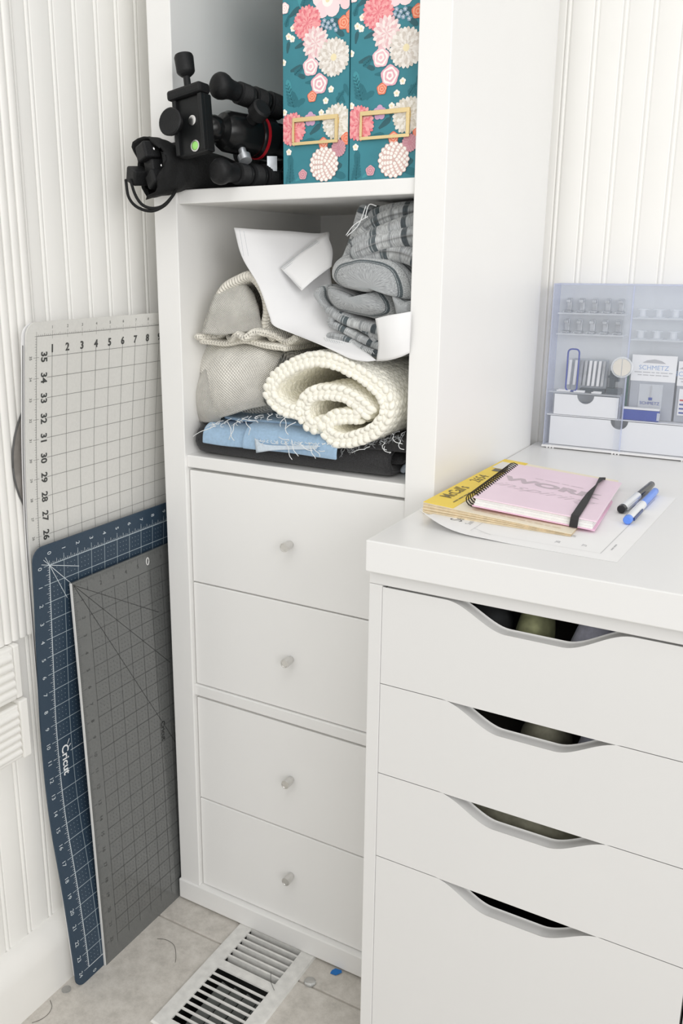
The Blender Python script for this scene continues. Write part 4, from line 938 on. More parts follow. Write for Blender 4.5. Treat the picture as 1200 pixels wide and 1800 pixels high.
mb = MB(); patch(mb, [g3([(225,452),(285,425),(345,412),(400,470)], [.044,.040,.042,.050]), g3([(205,490),(285,475),(355,480),(425,540)], [.026,.020,.022,.036]), g3([(180,560),(270,550),(355,560),(432,590)], [.018,.008,.010,.028]), g3([(165,610),(260,615),(345,622),(438,625)], [.016,.004,.008,.028]), g3([(145,672),(240,678),(335,668),(445,655)], [.016,.003,.008,.026])], 18, 24, .006, rip=.0035, seed=3)
mb.build('inner_panel', M['towel_beige'], tw2, smooth=True)
# cream chunky knit, rolled
kn = thing('knit_blanket', (0.25, 0.15, FZ+.04), 'cream chunky knit blanket rolled up, its spiral end facing the room', 'blanket')
YK = 0.004
outer = zq([(625,452),(545,428),(485,365),(500,300),(560,245),(640,205),(740,195),(850,232),(950,290),(1030,370),(1040,450),(1000,520),(930,560),(850,583),(785,570),(748,530),(765,488),(820,468),(890,468)], YK)
inner = zq([(955,448),(900,400),(830,362),(750,352),(680,362),(645,410),(648,470),(680,515),(715,505)], YK)
outer = [(x, z) for x, z in outer]
el_u = []; nu_, nv_ = 8, 5
for j in range(1, nv_):
    for i in range(nu_):
        th, ph = math.pi*j/nv_ - math.pi/2, 2*math.pi*i/nu_; el_u.append((math.cos(th)*math.cos(ph), math.cos(th)*math.sin(ph), math.sin(th)))
el_u = np.array(el_u + [(0,0,-1),(0,0,1)]); EF = []
for j in range(nv_-2):
    for i in range(nu_): EF.append((j*nu_+i, j*nu_+(i+1) % nu_, (j+1)*nu_+(i+1) % nu_, (j+1)*nu_+i))
b0 = len(el_u)-2
for i in range(nu_): EF.append((b0, (i+1) % nu_, i)); EF.append((b0+1, (nv_-2)*nu_+i, (nv_-2)*nu_+(i+1) % nu_))
SV, SF = [], []
def stitch(c, t, nr, dp, ang, a, b_, cc):
    tt = t*math.cos(ang) + dp*math.sin(ang); dd = dp*math.cos(ang) - t*math.sin(ang)
    Mx = np.array([tt*a, dd*b_, nr*cc]); o = len(SV)*len(el_u); SV.append(el_u @ Mx + np.array(c))
    SF.append(o)
core = MB()
for path, rowsn in ((outer, 26), (inner, 12)):
    ribbon(core, path, YK+0.004, 0.02+rowsn*0.0102, 0.0105, 8, step=.008, amp=.0006, seed=3, drift=(0.012, 0.0))
    P_, L = resample(catmull([(a, 0, b_) for a, b_ in path], 8), 0.0082); n0 = len(P_)
    for j in range(rowsn):
        y = YK + 0.0102*j
        for i in range(n0):
            t = (P_[min(i+1, n0-1)] - P_[max(i-1, 0)]).normalized(); nr = Vector((-t.z, 0, t.x)); dp = Vector((0, 1, 0))
            for sd in ((1, -1) if j < 7 else ((1, -1)[0:1] if False else (1, -1))):
                if j >= 7 and sd == -1 and path is inner: continue
                c = P_[i] + Vector((0.012*j/26, 0, 0)) + nr*sd*0.0058 + dp*y
                for h in (-1, 1):
                    cc = c + dp*(h*0.0027) + t*(0.0035 if h > 0 else 0) + Vector((rnd.uniform(-1,1), rnd.uniform(-1,1), rnd.uniform(-1,1)))*.0005
                    stitch(cc, np.array(t), np.array(nr), np.array(dp), h*0.62, 0.0083*rnd.uniform(.92,1.08), 0.0040, 0.0047*rnd.uniform(.85,1.1))
            if j == 0:
                stitch(P_[i] + dp*(YK-.0018) + t*.002, np.array(t), np.array(dp), np.array(nr), 0.55, 0.0086, 0.0050, 0.0048)
V = np.concatenate(SV); me = bpy.data.meshes.new('stitches'); nE = len(el_u)
faces = [tuple(i + o for i in f) for o in SF for f in EF]
me.from_pydata(V.tolist(), [], faces); me.polygons.foreach_set('use_smooth', [True]*len(me.polygons)); me.materials.append(M['knit_cream'])
tag(link('knit_stitches', me, kn), kind='stuff'); core.build('knit_core', M['knit_cream'], kn, smooth=True)
# white pattern paper around the striped bundle
pp = thing('paper_sheet', (0.22, 0.1, 0.9), 'large white sheet of pattern paper tucked behind and under the grey striped fabric', 'paper')
mb = MB()
patch(mb, [g3([(303,165),(420,172),(560,180),(690,192),(760,185)], [.030,.05,.085,.115,.13]),
           g3([(340,300),(460,330),(570,350),(680,340),(760,330)], [.022,.040,.065,.090,.10]),
           g3([(420,440),(510,470),(600,480),(700,480),(780,480)], [.016,.028,.045,.060,.07]),
           g3([(470,580),(540,600),(620,610),(720,610),(820,600)], [.012,.018,.026,.035,.045]),
           g3([(495,635),(560,655),(640,680),(740,700),(860,700)], [.010,.010,.012,.014,.02]),
           g3([(610,680),(680,710),(760,740),(850,765),(950,770)], [.008,.004,.002,.000,.002]),
           g3([(715,718),(780,750),(850,790),(930,805),(985,800)], [.010,.004,-.002,-.004,-.004])], 24, 36, .0005, rip=.0012, seed=2)
mb.build('sheet', M['tissue_paper'], pp, smooth=True)
mb = MB(); fnl = lambda L, Y: [at(300+x*440/1200, 340+y*440/1200, Y=Y) for x, y in L]
patch(mb, [g3([(525,356),(622,278),(745,185)], [.046,.070,.104]), g3([(575,410),(665,340),(775,270)], [.040,.058,.086]), g3([(627,466),(690,410),(770,350)], [.034,.046,.066])], 8, 8, .0005); mb.build('folded_corner', M['paper_white'], pp, smooth=True)
mb = MB()
for k, (a, b_) in enumerate([((525,357),(700,225)), ((533,360),(706,230)), ((541,364),(712,236)), ((540,375),(625,455)), ((330,175),(350,300)), ((350,180),(372,300))]):
    y = [.0445, .088] if k < 3 else ([.0425, .0335] if k == 3 else [.020, .014])
    mb.tube([at(300+a[0]*440/1200, 340+a[1]*440/1200, Y=y[0]), at(300+b_[0]*440/1200, 340+b_[1]*440/1200, Y=y[1])], .00022, 4)
tag(mb.build('printed_lines', M['plastic_grey'], pp), kind='stuff')
mb = MB(); patch(mb, [g3([(980,600),(1040,585),(1100,575),(1155,565)], [-.010,-.014,-.012,-.004]), g3([(990,660),(1045,655),(1100,645),(1152,635)], [-.012,-.016,-.014,-.004]), g3([(995,730),(1045,725),(1100,715),(1148,700)], [-.010,-.015,-.013,-.004]), g3([(985,805),(1045,800),(1100,785),(1145,765)], [-.004,-.010,-.009,-.002])], 15, 15, .0006, rip=.0006); mb.build('front_flap', M['paper_white'], pp, smooth=True)
# grey striped bundle
sb = thing('striped_fabric', (0.3, 0.1, 0.95), 'grey striped woven fabric bundled and rolled on top of the cream knit', 'fabric')
YS = 0.006
def pillow(mb, pts, c, y0, y1, s0, dep, seed, amp=.003, rows=26):
    """a plump folded end of cloth: closed outline that swells from the front to its full size"""
    P_ = [Vector((*t3(*q, YS), 0)) for q in pts]; P_ = [Vector((p.x, 0, p.y)) for p in P_]; C_, L = resample(catmull(P_, 8, True) + [P_[0]], .003); C_ = C_[:-1]
    cx_, cz_ = t3(*c, YS); n0 = len(C_); base = len(mb.v); V = []; vs = [k/12 for k in range(13)]; ys = [dep*(1-math.cos(math.pi/2*v)) for v in vs] + [dep + (y1-y0-dep)*(k+1)/rows for k in range(rows)]
    mb.uv[base] = (0, 0); V.append(Vector((cx_, y0 - .001, cz_)))
    for y in ys:
        s_ = s0 + (1-s0)*math.sqrt(max(0, 1-(1-min(1, y/dep))**2))
        for i, p in enumerate(C_):
            q_ = Vector((cx_ + (p.x-cx_)*s_, y0 + y, cz_ + (p.z-cz_)*s_)); nz_ = noise.noise(Vector((q_.x*24+seed, q_.y*20, q_.z*24))) + .5*noise.noise(Vector((q_.x*60+seed, q_.y*30, q_.z*60)))
            d_ = Vector((p.x-cx_, 0, p.z-cz_)).normalized(); mb.uv[base+len(V)] = (L*i/n0, y*2.0 + .004*noise.noise(Vector((i*.02, seed, 0)))); V.append(q_ + d_*nz_*amp + Vector((0, nz_*amp*.7*(1 if y < dep else 0), 0)))
    F = [(0, 1+(i+1) % n0, 1+i) for i in range(n0)]
    for j_ in range(len(ys)-1): F += [(1+j_*n0+i, 1+j_*n0+(i+1) % n0, 1+(j_+1)*n0+(i+1) % n0, 1+(j_+1)*n0+i) for i in range(n0)]
    F.append(tuple(1+(len(ys)-1)*n0+i for i in range(n0))); mb.add(V, F)
mb = MB()
pillow(mb, [(702,385),(725,318),(800,278),(900,268),(1020,295),(1105,355),(1150,440),(1152,520),(1095,510),(1030,450),(935,482),(850,472),(745,442)], (950,452), YS-.004, .24, .20, .060, 1, .0042)
pillow(mb, [(690,445),(745,452),(850,482),(940,492),(1012,462),(1062,540),(1055,598),(960,618),(840,592),(745,562),(695,505)], (850,500), YS+.002, .22, .30, .050, 2, .0036)
pillow(mb, [(1030,462),(1100,515),(1152,510),(1152,590),(1070,600),(1050,540)], (1095,550), YS+.001, .2, .3, .03, 3, .0015)
pillow(mb, [(640,468),(690,440),(705,505),(745,560),(730,590),(680,540)], (690,510), YS+.010, .2, .4, .03, 5, .0015)
mb.build('rolled_end', M['striped_across'], sb, smooth=True)
mb = MB()
rb = lambda L, y0, y1, th, seed, amp=.0022, wob=.002, dr=(.0, .0), **k: ribbon(mb, [t3(*q, YS) for q in L], y0, y1, th, 20, step=.003, amp=amp, freq=20, seed=seed, wob=wob, drift=dr, **k)
rb([(730,570),(800,610),(900,640),(985,665)], YS+.010, 0.2, 0.0120, 5)
rb([(995,700),(900,660),(820,612),(760,592),(740,625),(790,645),(870,690),(940,730),(995,755)], YS+.012, 0.2, 0.0100, 6)
rb([(735,690),(810,705),(880,742),(960,772),(1000,785)], YS+.010, 0.2, 0.0095, 7)
rb([(900,650),(930,690),(960,740),(992,700),(965,660)], YS+.014, 0.2, 0.009, 16)
rb([(845,240),(935,200),(1040,158),(1168,120)], YS+.020, 0.26, 0.0250, 9, rnd=1.4); rb([(860,280),(960,238),(1060,212),(1168,192)], YS+.008, 0.26, 0.0250, 10, rnd=1.4)
rb([(900,300),(1000,280),(1090,290),(1168,330)], YS+.012, 0.26, 0.0260, 18, rnd=1.4)
rb([(835,200),(900,140),(1000,98),(1168,70)], YS+.036, 0.27, 0.0220, 8, rnd=1.3); rb([(800,130),(880,80),(1000,55),(1168,42)], YS+.055, 0.28, 0.0150, 11)
rb([(735,335),(775,230),(800,130),(815,75)], YS+.050, 0.28, 0.0180, 12); rb([(770,330),(810,250),(850,180)], YS+.035, 0.28, 0.0200, 13)
mb.build('upper_folds', M['striped_cloth'], sb, smooth=True)
q = MB()
for a, b_, c in [((840,200),(880,150),(945,110)), ((845,205),(900,150),(935,60)), ((930,120),(950,55),(985,60))]: q.tube(catmull([at(300+x*440/1200, 340+y*440/1200, Y=.025) for x, y in (a, b_, c)], 6), .0006, 5)
for k in range(20): x = 735 + k*12; y = 690 + (k*12)*.28; q.tube([at(300+x*440/1200, 340+y*440/1200, Y=.014), at(300+(x+12)*440/1200, 340+(y+16)*440/1200, Y=.010)], .0005, 4)
tag(q.build('loose_threads', M['thread_white'], sb, smooth=True), kind='stuff')

# ================================================================== DESK THINGS
DZ = DESK_Z + 0.0002
# calendar sheet
cs = thing('calendar_page', (0.54, 0.0, DZ), 'white printed calendar page lying under the yellow magazine', 'paper')
U_ = Vector((math.cos(R(-2.0)), math.sin(R(-2.0)), 0)); V_ = Vector((-U_.y, U_.x, 0)); O_ = Vector((0.432, -0.1165, DZ))
def sheetpt(a, b_):
    p = O_ + U_*a + V_*b_; c = max(0, 1 - a/0.075)*max(0, 1 - b_/0.075); p.z += 0.021*c*c; p.x += 0.010*c; p.z += 0.0016*math.exp(-((a-.07)/.03)**2)*max(0, 1-b_/.03); return p
mb = MB(); NA, NB = 24, 30; V = []
for s_ in (0, 1):
    for j in range(NB+1):
        for i in range(NA+1): p = sheetpt(.216*i/NA, .279*j/NB); V.append((p.x, p.y, p.z + .0003*s_))
K = NA+1; S_ = K*(NB+1); F = []
for j in range(NB):
    for i in range(NA): a = j*K+i; F += [(a, a+K, a+K+1, a+1), (S_+a, S_+a+1, S_+a+K+1, S_+a+K)]
for qd in ([j*K for j in range(NB+1)], [j*K+NA for j in range(NB+1)], list(range(K)), [NB*K+i for i in range(K)]):
    for a, b_ in zip(qd, qd[1:]): F.append((a, b_, S_+b_, S_+a))
mb.add(V, F); mb.build('sheet', M['paper_white'], cs, smooth=True, angle=40)
pm = MB(); fs = lambda a, b_: (lambda p: (p.x, p.y, p.z + .0005))(sheetpt(a, b_)); INK = (0.12, 0.12, 0.13); LG = (0.45, 0.45, 0.47)
put_text(pm, fs, 'Sept', 0.032, 0.060, 0.021, 90, INK, bold=-.005); put_text(pm, fs, 'Sun', 0.048, 0.046, 0.010, 90, LG)
put_line(pm, fs, 0.060, 0.018, 0.060, 0.26, .0004, LG, 12); put_line(pm, fs, 0.196, 0.018, 0.196, 0.26, .0005, LG, 12); put_line(pm, fs, 0.06, 0.018, 0.196, 0.018, .0003, (.6,.6,.6), 12)
put_line(pm, fs, 0.06, 0.03, 0.085, 0.016, .0004, LG, 4)
for a, b_, tx in ((0.150, 0.032, '20'), (0.158, 0.060, '24'), (0.176, 0.035, '27')): put_text(pm, fs, tx, a, b_, 0.007, 90, LG)
microprint(pm, fs, 0.202, 0.045, 0.022, 0.0030, 90, LG, 5)
tag(pm.build('printed_lines', M['print_matte'], cs), kind='stuff')
# yellow magazine
mg = thing('magazine', (0.52, 0.05, DZ), 'yellow and cream sewing pattern magazine under the pink notebook', 'magazine')
ang = R(-1.5); U_ = Vector((math.cos(ang), math.sin(ang), 0)); V_ = Vector((-U_.y, U_.x, 0)); O2 = Vector((0.4230, -0.0600, 0))
def mgp(a, b_, z): 
    p = O2 + U_*a*(1 - .34*b_) + V_*b_; p.z = DZ + 0.0006 + z; return p
mb = MB(); n_l = 7; MW, MDp = 0.166, 0.262; HT = lambda a: max(.002, 0.0118 - 0.0100*(a/MW))
for l in range(n_l):
    V = []; N_ = 10; e0, e1 = rnd.uniform(-.0012, .0008), rnd.uniform(-.002, .001)
    for b_ in (e1, MDp + e0):
        for i in range(N_+1):
            a = (MW+e0)*i/N_; h = HT(a); lo, hi = h*l/n_l, h*(l+.86)/n_l
            V += [mgp(a, b_, lo), mgp(a, b_, hi)]
    B_ = 2*(N_+1); F = []
    for i in range(N_):
        o = 2*i; F += [(o, o+2, o+3, o+1), (B_+o, B_+o+1, B_+o+3, B_+o+2), (o+1, o+3, B_+o+3, B_+o+1), (o, B_+o, B_+o+2, o+2)]
    F += [(0, 1, B_+1, B_), (2*N_, B_+2*N_, B_+2*N_+1, 2*N_+1)]; mb.add(V, F)
mb.build('pages', M['page_cream'], mg)
def cover(name, a0, a1, col, z=.0002):
    mb = MB(); V = []; N_ = 8
    for s_ in (0, 1):
        for b_ in (-.0008, MDp+.0006):
            for i in range(N_+1): a = a0 + (a1-a0)*i/N_; V.append(mgp(a, b_, HT(a) + z + .0006*s_))
    K = N_+1; F = []
    for i in range(N_): F += [(i, K+i, K+i+1, i+1), (2*K+i, 2*K+i+1, 3*K+i+1, 3*K+i), (i, i+1, 2*K+i+1, 2*K+i), (K+i, 3*K+i, 3*K+i+1, K+i+1)]
    F += [(0, 2*K, 3*K, K), (N_, K+N_, 3*K+N_, 2*K+N_)]
    mb.add(V, F); return mb.build(name, col, mg)
mat('cover_yellow', (0.84, 0.62, 0.07), 0.45, var=.03); mat('cover_cream', (0.82, 0.75, 0.60), 0.5, var=.03)
cover('cover', 0.0, MW+.001, M['cover_cream']); cover('yellow_strip', 0.0004, 0.036, M['cover_yellow'], .0009)
pm = MB(); fm = lambda a, b_: tuple(mgp(a, b_, HT(a) + .0018)); DB = (0.16, 0.12, 0.02)
put_text(pm, fm, "McCall's", 0.013, 0.062, 0.0210, 90, DB, bold=.01, sx=.85); put_text(pm, fm, '2654', 0.013, 0.140, 0.0200, 90, DB, bold=.0, sx=.95); microprint(pm, fm, 0.028, 0.045, 0.050, 0.0038, 90, DB, 6)
microprint(pm, fm, 0.105, 0.010, 0.100, 0.0034, 0, (0.62, 0.52, 0.34), 7); put_poly(pm, fm, [(0.004, 0.205), (0.033, 0.205), (0.033, 0.245), (0.004, 0.245)], (0.75, 0.74, 0.70)); put_poly(pm, fm, [(0.010, 0.188), (0.033, 0.190), (0.033, 0.203), (0.010, 0.203)], (0.10, 0.09, 0.05))
tag(pm.build('cover_print', M['print'], mg), kind='stuff')
# pink spiral notebook
nbk = thing('spiral_notebook', (0.545, 0.01, DZ+.0135), 'pink spiral notebook with black elastic band lying on the yellow magazine', 'notebook')
th_, ta_, tb_ = 0.0778, -0.0844, -0.0249; NW, ND = 0.1300, 0.2060
U_ = Vector((math.cos(th_)*math.cos(ta_), math.sin(th_)*math.cos(ta_), math.sin(ta_))); V0_ = Vector((-math.sin(th_), math.cos(th_), 0)); N_U = U_.cross(V0_); V_ = V0_*math.cos(tb_) + N_U*math.sin(tb_); N_U = U_.cross(V_)
O3 = Vector((0.4776, -0.0499, 0.7546)) - N_U*.0112
nbp = lambda a, b_, z: O3 + U_*a + V_*b_ + N_U*z
def slab(name, a0, a1, b0_, b1_, z0_, z1_, m_, bev=.0005):
    mb = MB(); mb.add([nbp(a, b_, z) for z in (z0_, z1_) for a, b_ in ((a0,b0_),(a1,b0_),(a1,b1_),(a0,b1_))], [(0,3,2,1),(4,5,6,7),(0,1,5,4),(1,2,6,5),(2,3,7,6),(3,0,4,7)]); return mb.build(name, m_, nbk, bevel=bev)
slab('back_cover', 0, NW+.002, -.001, ND+.001, 0, .0012, M['pink_plate'])
for k in range(3): slab('page_block', .002+.0004*k, NW-.001-.0005*k, .0006*k, ND-.001, .00125+.0028*k, .0040+.0028*k, M['page_white'], .0002)
slab('front_cover', 0, NW+.002, -.001, ND+.001, .0098, .0112, M['pink_cover'])
mb = MB(); NR = 23
for k in range(NR):
    b_ = .008 + (ND-.016)*k/(NR-1)
    for off in (-.0009, .0009):
        pts = [nbp(-.0018 + .0078*math.cos(q), b_+off + .0006*math.sin(q), .0056 + .0078*math.sin(q)) for q in [2*math.pi*j/12 for j in range(13)]]; mb.tube(pts, .00045, 5, cap=False)
mb.build('wire_spiral', M['wire_black'], nbk, smooth=True)
mb = MB(); w_ = .0042
el_path = [(0.110, -.0022, .0000), (0.110, -.0022, .0085), (0.110, -.0012, .0122), (0.110, .010, .0124), (0.109, .06, .0128), (0.108, .11, .0128), (0.108, .16, .0124), (0.108, ND+.0008, .0122), (0.108, ND+.0022, .0085), (0.108, ND+.0022, .0)]
V = []
for i, (a, b_, z) in enumerate(el_path):
    tw_ = math.radians(0 if i < 5 else (35 if i == 5 else (70 if i == 6 else 25)))
    dx = w_*math.cos(tw_); dz = w_*math.sin(tw_) if 4 < i < 8 else 0; up = .0008
    for s_, u_ in ((-1, 0), (1, 0), (1, up), (-1, up)): 
        outz = u_ if 2 <= i <= 7 else 0; outb = (-u_ if i < 2 else (u_ if i > 7 else 0)); V.append(nbp(a + s_*dx, b_ + outb, z + s_*dz*.4 + abs(dz)*.4 + outz))
F = []
for i in range(len(el_path)-1):
    for k in range(4): F.append((i*4+k, i*4+(k+1) % 4, (i+1)*4+(k+1) % 4, (i+1)*4+k))
F += [(0,1,2,3), tuple(len(V)-4+k for k in (3,2,1,0))]
mb.add(V, F); mb.build('elastic_band', M['elastic_black'], nbk)
pm = MB(); fb = lambda a, b_: tuple(nbp(a, b_, .01135)); GR = (0.52, 0.43, 0.48); GL = (0.60, 0.50, 0.56)
put_text(pm, fb, 'WORK', 0.062, 0.112, 0.030, -6, GR, bold=.05, sx=1.2); put_text(pm, fb, 'inspiring', 0.058, 0.078, 0.030, -6, GL, shear=.5, sx=1.15, bold=-.012); microprint(pm, fb, 0.068, 0.140, 0.060, 0.0045, -6, GL, 8)
tag(pm.build('cover_print', M['print'], nbk), kind='stuff')
# pens
def pen(p0, p1, label, grip, barrel, cap):
    p0, p1 = Vector(p0), Vector(p1); d = p1-p0; L = d.length; t = thing('ballpoint_pen', p0, label, 'pen', 'pens beside the pink notebook')
    mb = MB(); mb.lathe(p0, d, [(0,.0036),(.0012,.0046),(.006,.0049),(.008,.0049)], 20); mb.build('end_plug', cap, t, smooth=True, angle=35)
    mb = MB(); mb.lathe(p0, d, [(.0082,.0047),(.012,.0049),(L*.50,.0049)], 20); mb.build('cap', M['pen_clear'], t, smooth=True, angle=35)
    mb = MB(); mb.lathe(p0, d, [(L*.5002,.0040),(L-.012,.0041),(L-.002,.0040),(L,.0028)], 20); mb.build('barrel', barrel, t, smooth=True, angle=35)
    mb = MB(); n_ = d.normalized(); s_ = Vector((n_.y, -n_.x, 0)); mb.obox(p0 + n_*(.030) + s_*.0056, n_*.022, s_*.0006, Vector((0,0,.0018))); mb.build('clip', grip, t, bevel=.0004)
pen((0.6150, 0.050, DZ+.0054), (0.6230, 0.193, DZ+.0052), 'black ballpoint pen with clear cap next to the pink notebook', M['pen_clear'], M['pen_black'], M['pen_black'])
pen((0.6301, 0.008, DZ+.0054), (0.6330, 0.160, DZ+.0052), 'blue ballpoint pen with clear cap lying beside the black pen', M['pen_navy'], M['pen_blue'], M['pen_blue'])

# ================================================================== CLEAR ORGANIZER
OX0, OX1, OY0, OY1, OZ0, OZ1 = 0.4325, 0.6480, 0.3765, 0.4135, DZ+0.0045, 0.9735
og = thing('organizer_box', ((OX0+OX1)/2, (OY0+OY1)/2, DZ), 'clear plastic organizer box with white drawers standing on the desk against the wall', 'organizer')
t_ = .0018
bx('back_panel', (OX0, OX1), (OY1-t_, OY1), (OZ0, OZ1), M['clear_frosted'], og, .0004)
for x in (OX0, OX1-t_): bx('side_panel', (x, x+t_), (OY0, OY1-t_), (OZ0, OZ1), M['clear_edge'], og, .0004)
bx('top_panel', (OX0+t_, OX1-t_), (OY0, OY1-t_), (OZ1-t_, OZ1), M['clear_edge'], og, .0004)
mb = MB(); mb.box(OX0-.001, OX1+.001, OY0-.002, OY1, OZ0-.0030, OZ0)
for xc in (OX0+.012, 0.5405, OX1-.012):
    for k in (-1, 0, 1): mb.box(xc+k*.0045-.0012, xc+k*.0045+.0012, OY0-.0022, OY0+.004, DZ, OZ0-.003)
mb.box(OX0+.01, OX1-.01, OY1-.008, OY1-.004, DZ, OZ0-.003)
mb.build('base', M['plastic_white'], og, bevel=.0004)
XM = 0.5400
bx('sliding_door', (OX0+.0022, XM+.006), (OY0+.0002, OY0+.0016), (OZ0+.0004, OZ1-.0022), M['clear_plastic'], og, .0003)
bx('sliding_door', (XM-.005, OX1-.0022), (OY0+.0026, OY0+.0040), (OZ0+.0004, OZ1-.0022), M['clear_plastic'], og, .0003)
q = MB(); q.box(XM+.0045, XM+.0062, OY0-.0004, OY0+.0017, OZ0+.0005, OZ1-.0023); q.build('door_edge', M['clear_edge'], og)
q = MB(); q.lathe((XM-.0015, OY0-.0002, 0.8575), (0,-1,0), [(0,.0152),(.0008,.0152),(.0020,.0144),(.0020,.0132),(.0008,.0128),(.0004,.0001)], 32); fg = q.build('finger_grip', M['clear_frosted'], og, smooth=True, angle=30)
for sx_ in (-1, 1):
    pts_ = [(XM-.0015 + sx_*.0006, 0.8575-.0122)] + [(XM-.0015 + sx_*(.0006 + .0118*math.cos(a)), 0.8575 + .0122*math.sin(a)) for a in [R(-90+15*k) for k in range(13)]]
    q = MB(); nn_ = len(pts_); q.add([(x, OY0-.0014, z) for x, z in pts_] + [(x, OY0-.0006, z) for x, z in pts_], [tuple(range(nn_)), tuple(range(2*nn_-1, nn_-1, -1))] + [(i, (i+1) % nn_, nn_+(i+1) % nn_, nn_+i) for i in range(nn_)]); q.build('grip_half', M['grip_beige'], fg)
bx('divider', (0.5385, 0.5400), (OY0+.0060, OY1-t_), (0.7800, 0.8140), M['clear_edge'], og, 0)
bx('shelf', (OX0+t_, OX1-t_), (OY0+.0060, OY1-t_), (0.7795, 0.7808), M['plastic_white'], og, .0003); bx('shelf', (OX0+t_, 0.5385), (OY0+.0060, OY1-t_), (0.8140, 0.8156), M['clear_frosted'], og, .0003)
def box_drawer(x0, x1, z0_, z1_, notch_x):
    pts = [(x0, z0_), (x1, z0_), (x1, z1_)] + [(notch_x + .0125*math.cos(a), z1_ - .0125*math.sin(a)) for a in [math.pi*k/10 for k in range(11)]] + [(x0, z1_)]
    n = len(pts); mb = MB(); y0, y1 = OY0+.0066, OY0+.0084
    mb.add([(x, y0, z) for x, z in pts] + [(x, y1, z) for x, z in pts], [tuple(range(n)), tuple(range(2*n-1, n-1, -1))] + [(i, (i+1) % n, n+(i+1) % n, n+i) for i in range(n)])
    d = mb.build('drawer', M['plastic_white'], og); q = MB(); q.box(x0+.001, x1-.001, y1+.0004, OY1-.004, z0_+.0005, z1_-.0135); q.build('drawer_tray', M['plastic_grey'], d)
box_drawer(0.4440, 0.5370, 0.7815, 0.8120, 0.4895); box_drawer(0.4400, 0.6440, OZ0+.001, 0.7785, 0.5405)
def small(name, label, cat, c): return thing(name, c, label, cat)
YI = 0.397
# presser feet on two pegs rows
for row, (zc, lab) in enumerate(((0.9440, 'upper'), (0.9140, 'lower'))):
    pos = ['first', 'second', 'third', 'fourth', 'fifth']
    for k in range(5):
        x = 0.4505 + .0185*k - .0012*row
        t = thing('presser_foot', (x, YI, zc-.012), f'{pos[k]} grey presser foot from the left in the {lab} row behind the organizer door', 'presser foot', 'presser feet in the organizer')
        mb = MB(); mb.box(x-.0055, x+.0055, YI-.004, YI+.010, zc-.012, zc-.0095); mb.box(x-.0035, x+.0035, YI+.006, YI+.010, zc-.0095, zc+.008); mb.box(x-.005, x-.0028, YI-.010, YI-.004, zc-.012, zc-.0100); mb.box(x+.0028, x+.005, YI-.010, YI-.004, zc-.012, zc-.0100); mb.box(x-.003, x+.003, YI-.002, YI+.006, zc+.002, zc+.006)
        mb.build('foot', M['steel_part'], t, bevel=.0005)
    bx('peg_rail', (OX0+.006, 0.5360), (YI-.011, YI+.0125), (zc-.0145, zc-.0123), M['clear_frosted'], og, .0004)
    bx('peg_rail', (0.5440, OX1-.006), (YI-.011, YI+.0125), (zc-.0185, zc-.0165), M['clear_frosted'], og, .0004)
    for k in range(4):
        x = 0.556 + .022*k
        t = thing('bobbin', (x, YI, zc-.016), f'{pos[k]} clear bobbin from the left in the {lab} row behind the right organizer door', 'bobbin', 'bobbins in the organizer')
        mb = MB(); mb.lathe((x, YI, zc-.0164), (0,0,1), [(0,.0085),(.001,.0085),(.0012,.0045),(.0105,.0045),(.0107,.0085),(.0117,.0085)], 20); mb.build('spool', M['clear_frosted'], t, smooth=True, angle=30)
SZ = 0.8158
# blue loop
t = thing('wire_clip', (0.4660, 0.386, SZ), 'tall blue plastic clip loop standing at the left of the organizer', 'clip')
mb = MB(); w2, h2, rr = .0082, .062, .0055; pts = []
for cx_, cz_, a0 in ((w2-rr, rr, -90), (w2-rr, h2-rr, 0), (-w2+rr, h2-rr, 90), (-w2+rr, rr, 180)):
    for k in range(6): a = R(a0 + 18*k); pts.append((0.4665 + cx_ + rr*math.cos(a) + .0, 0.3868, SZ + .0013 + cz_ + rr*math.sin(a)))
mb.tube(pts + pts[:1], .0012, 8, cap=False); mb.build('loop', M['plastic_wire_blue'], t, smooth=True)
# needle case with needles
t = thing('needle_case', (0.488, YI, SZ), 'clear case of white and silver hand needles beside the blue clip', 'needle case')
mb = MB(); mb.box(0.4620, 0.5140, YI+.004, YI+.010, SZ+.0002, SZ+.048); mb.build('case', M['plastic_grey'], t, bevel=.001); mb = MB(); mb.box(0.478, 0.5140, YI-.006, YI+.004, SZ+.0002, SZ+.006); mb.build('tray', M['plastic_dark'], t, bevel=.0005)
for x, m_ in ((0.4600,'plastic_white'),(0.4685,'plastic_white'),(0.4770,'steel_part'),(0.4830,'steel_part'),(0.4895,'plastic_white'),(0.4960,'plastic_white'),(0.5030,'plastic_white'),(0.5090,'steel_part')):
    mb = MB(); mb.obox((x, YI+.000, SZ+.028), (.0019,0,.0002), (0,.0012,0), (.0008,0,.0185)); mb.build('needle', M[m_], t)
# dark tool
t = thing('sewing_tool', (0.526, YI, SZ), 'dark sewing attachment standing left of the round finger grip', 'tool')
mb = MB(); mb.box(0.516, 0.5370, YI-.006, YI+.008, SZ+.0002, SZ+.0085); mb.box(0.519, 0.5265, YI-.003, YI+.006, SZ+.0085, SZ+.034); mb.box(0.5265, 0.533, YI-.002, YI+.004, SZ+.018, SZ+.030); mb.box(0.517, 0.530, YI-.005, YI+.005, SZ+.0235, SZ+.027); mb.build('tool', M['plastic_dark'], t, bevel=.0008)
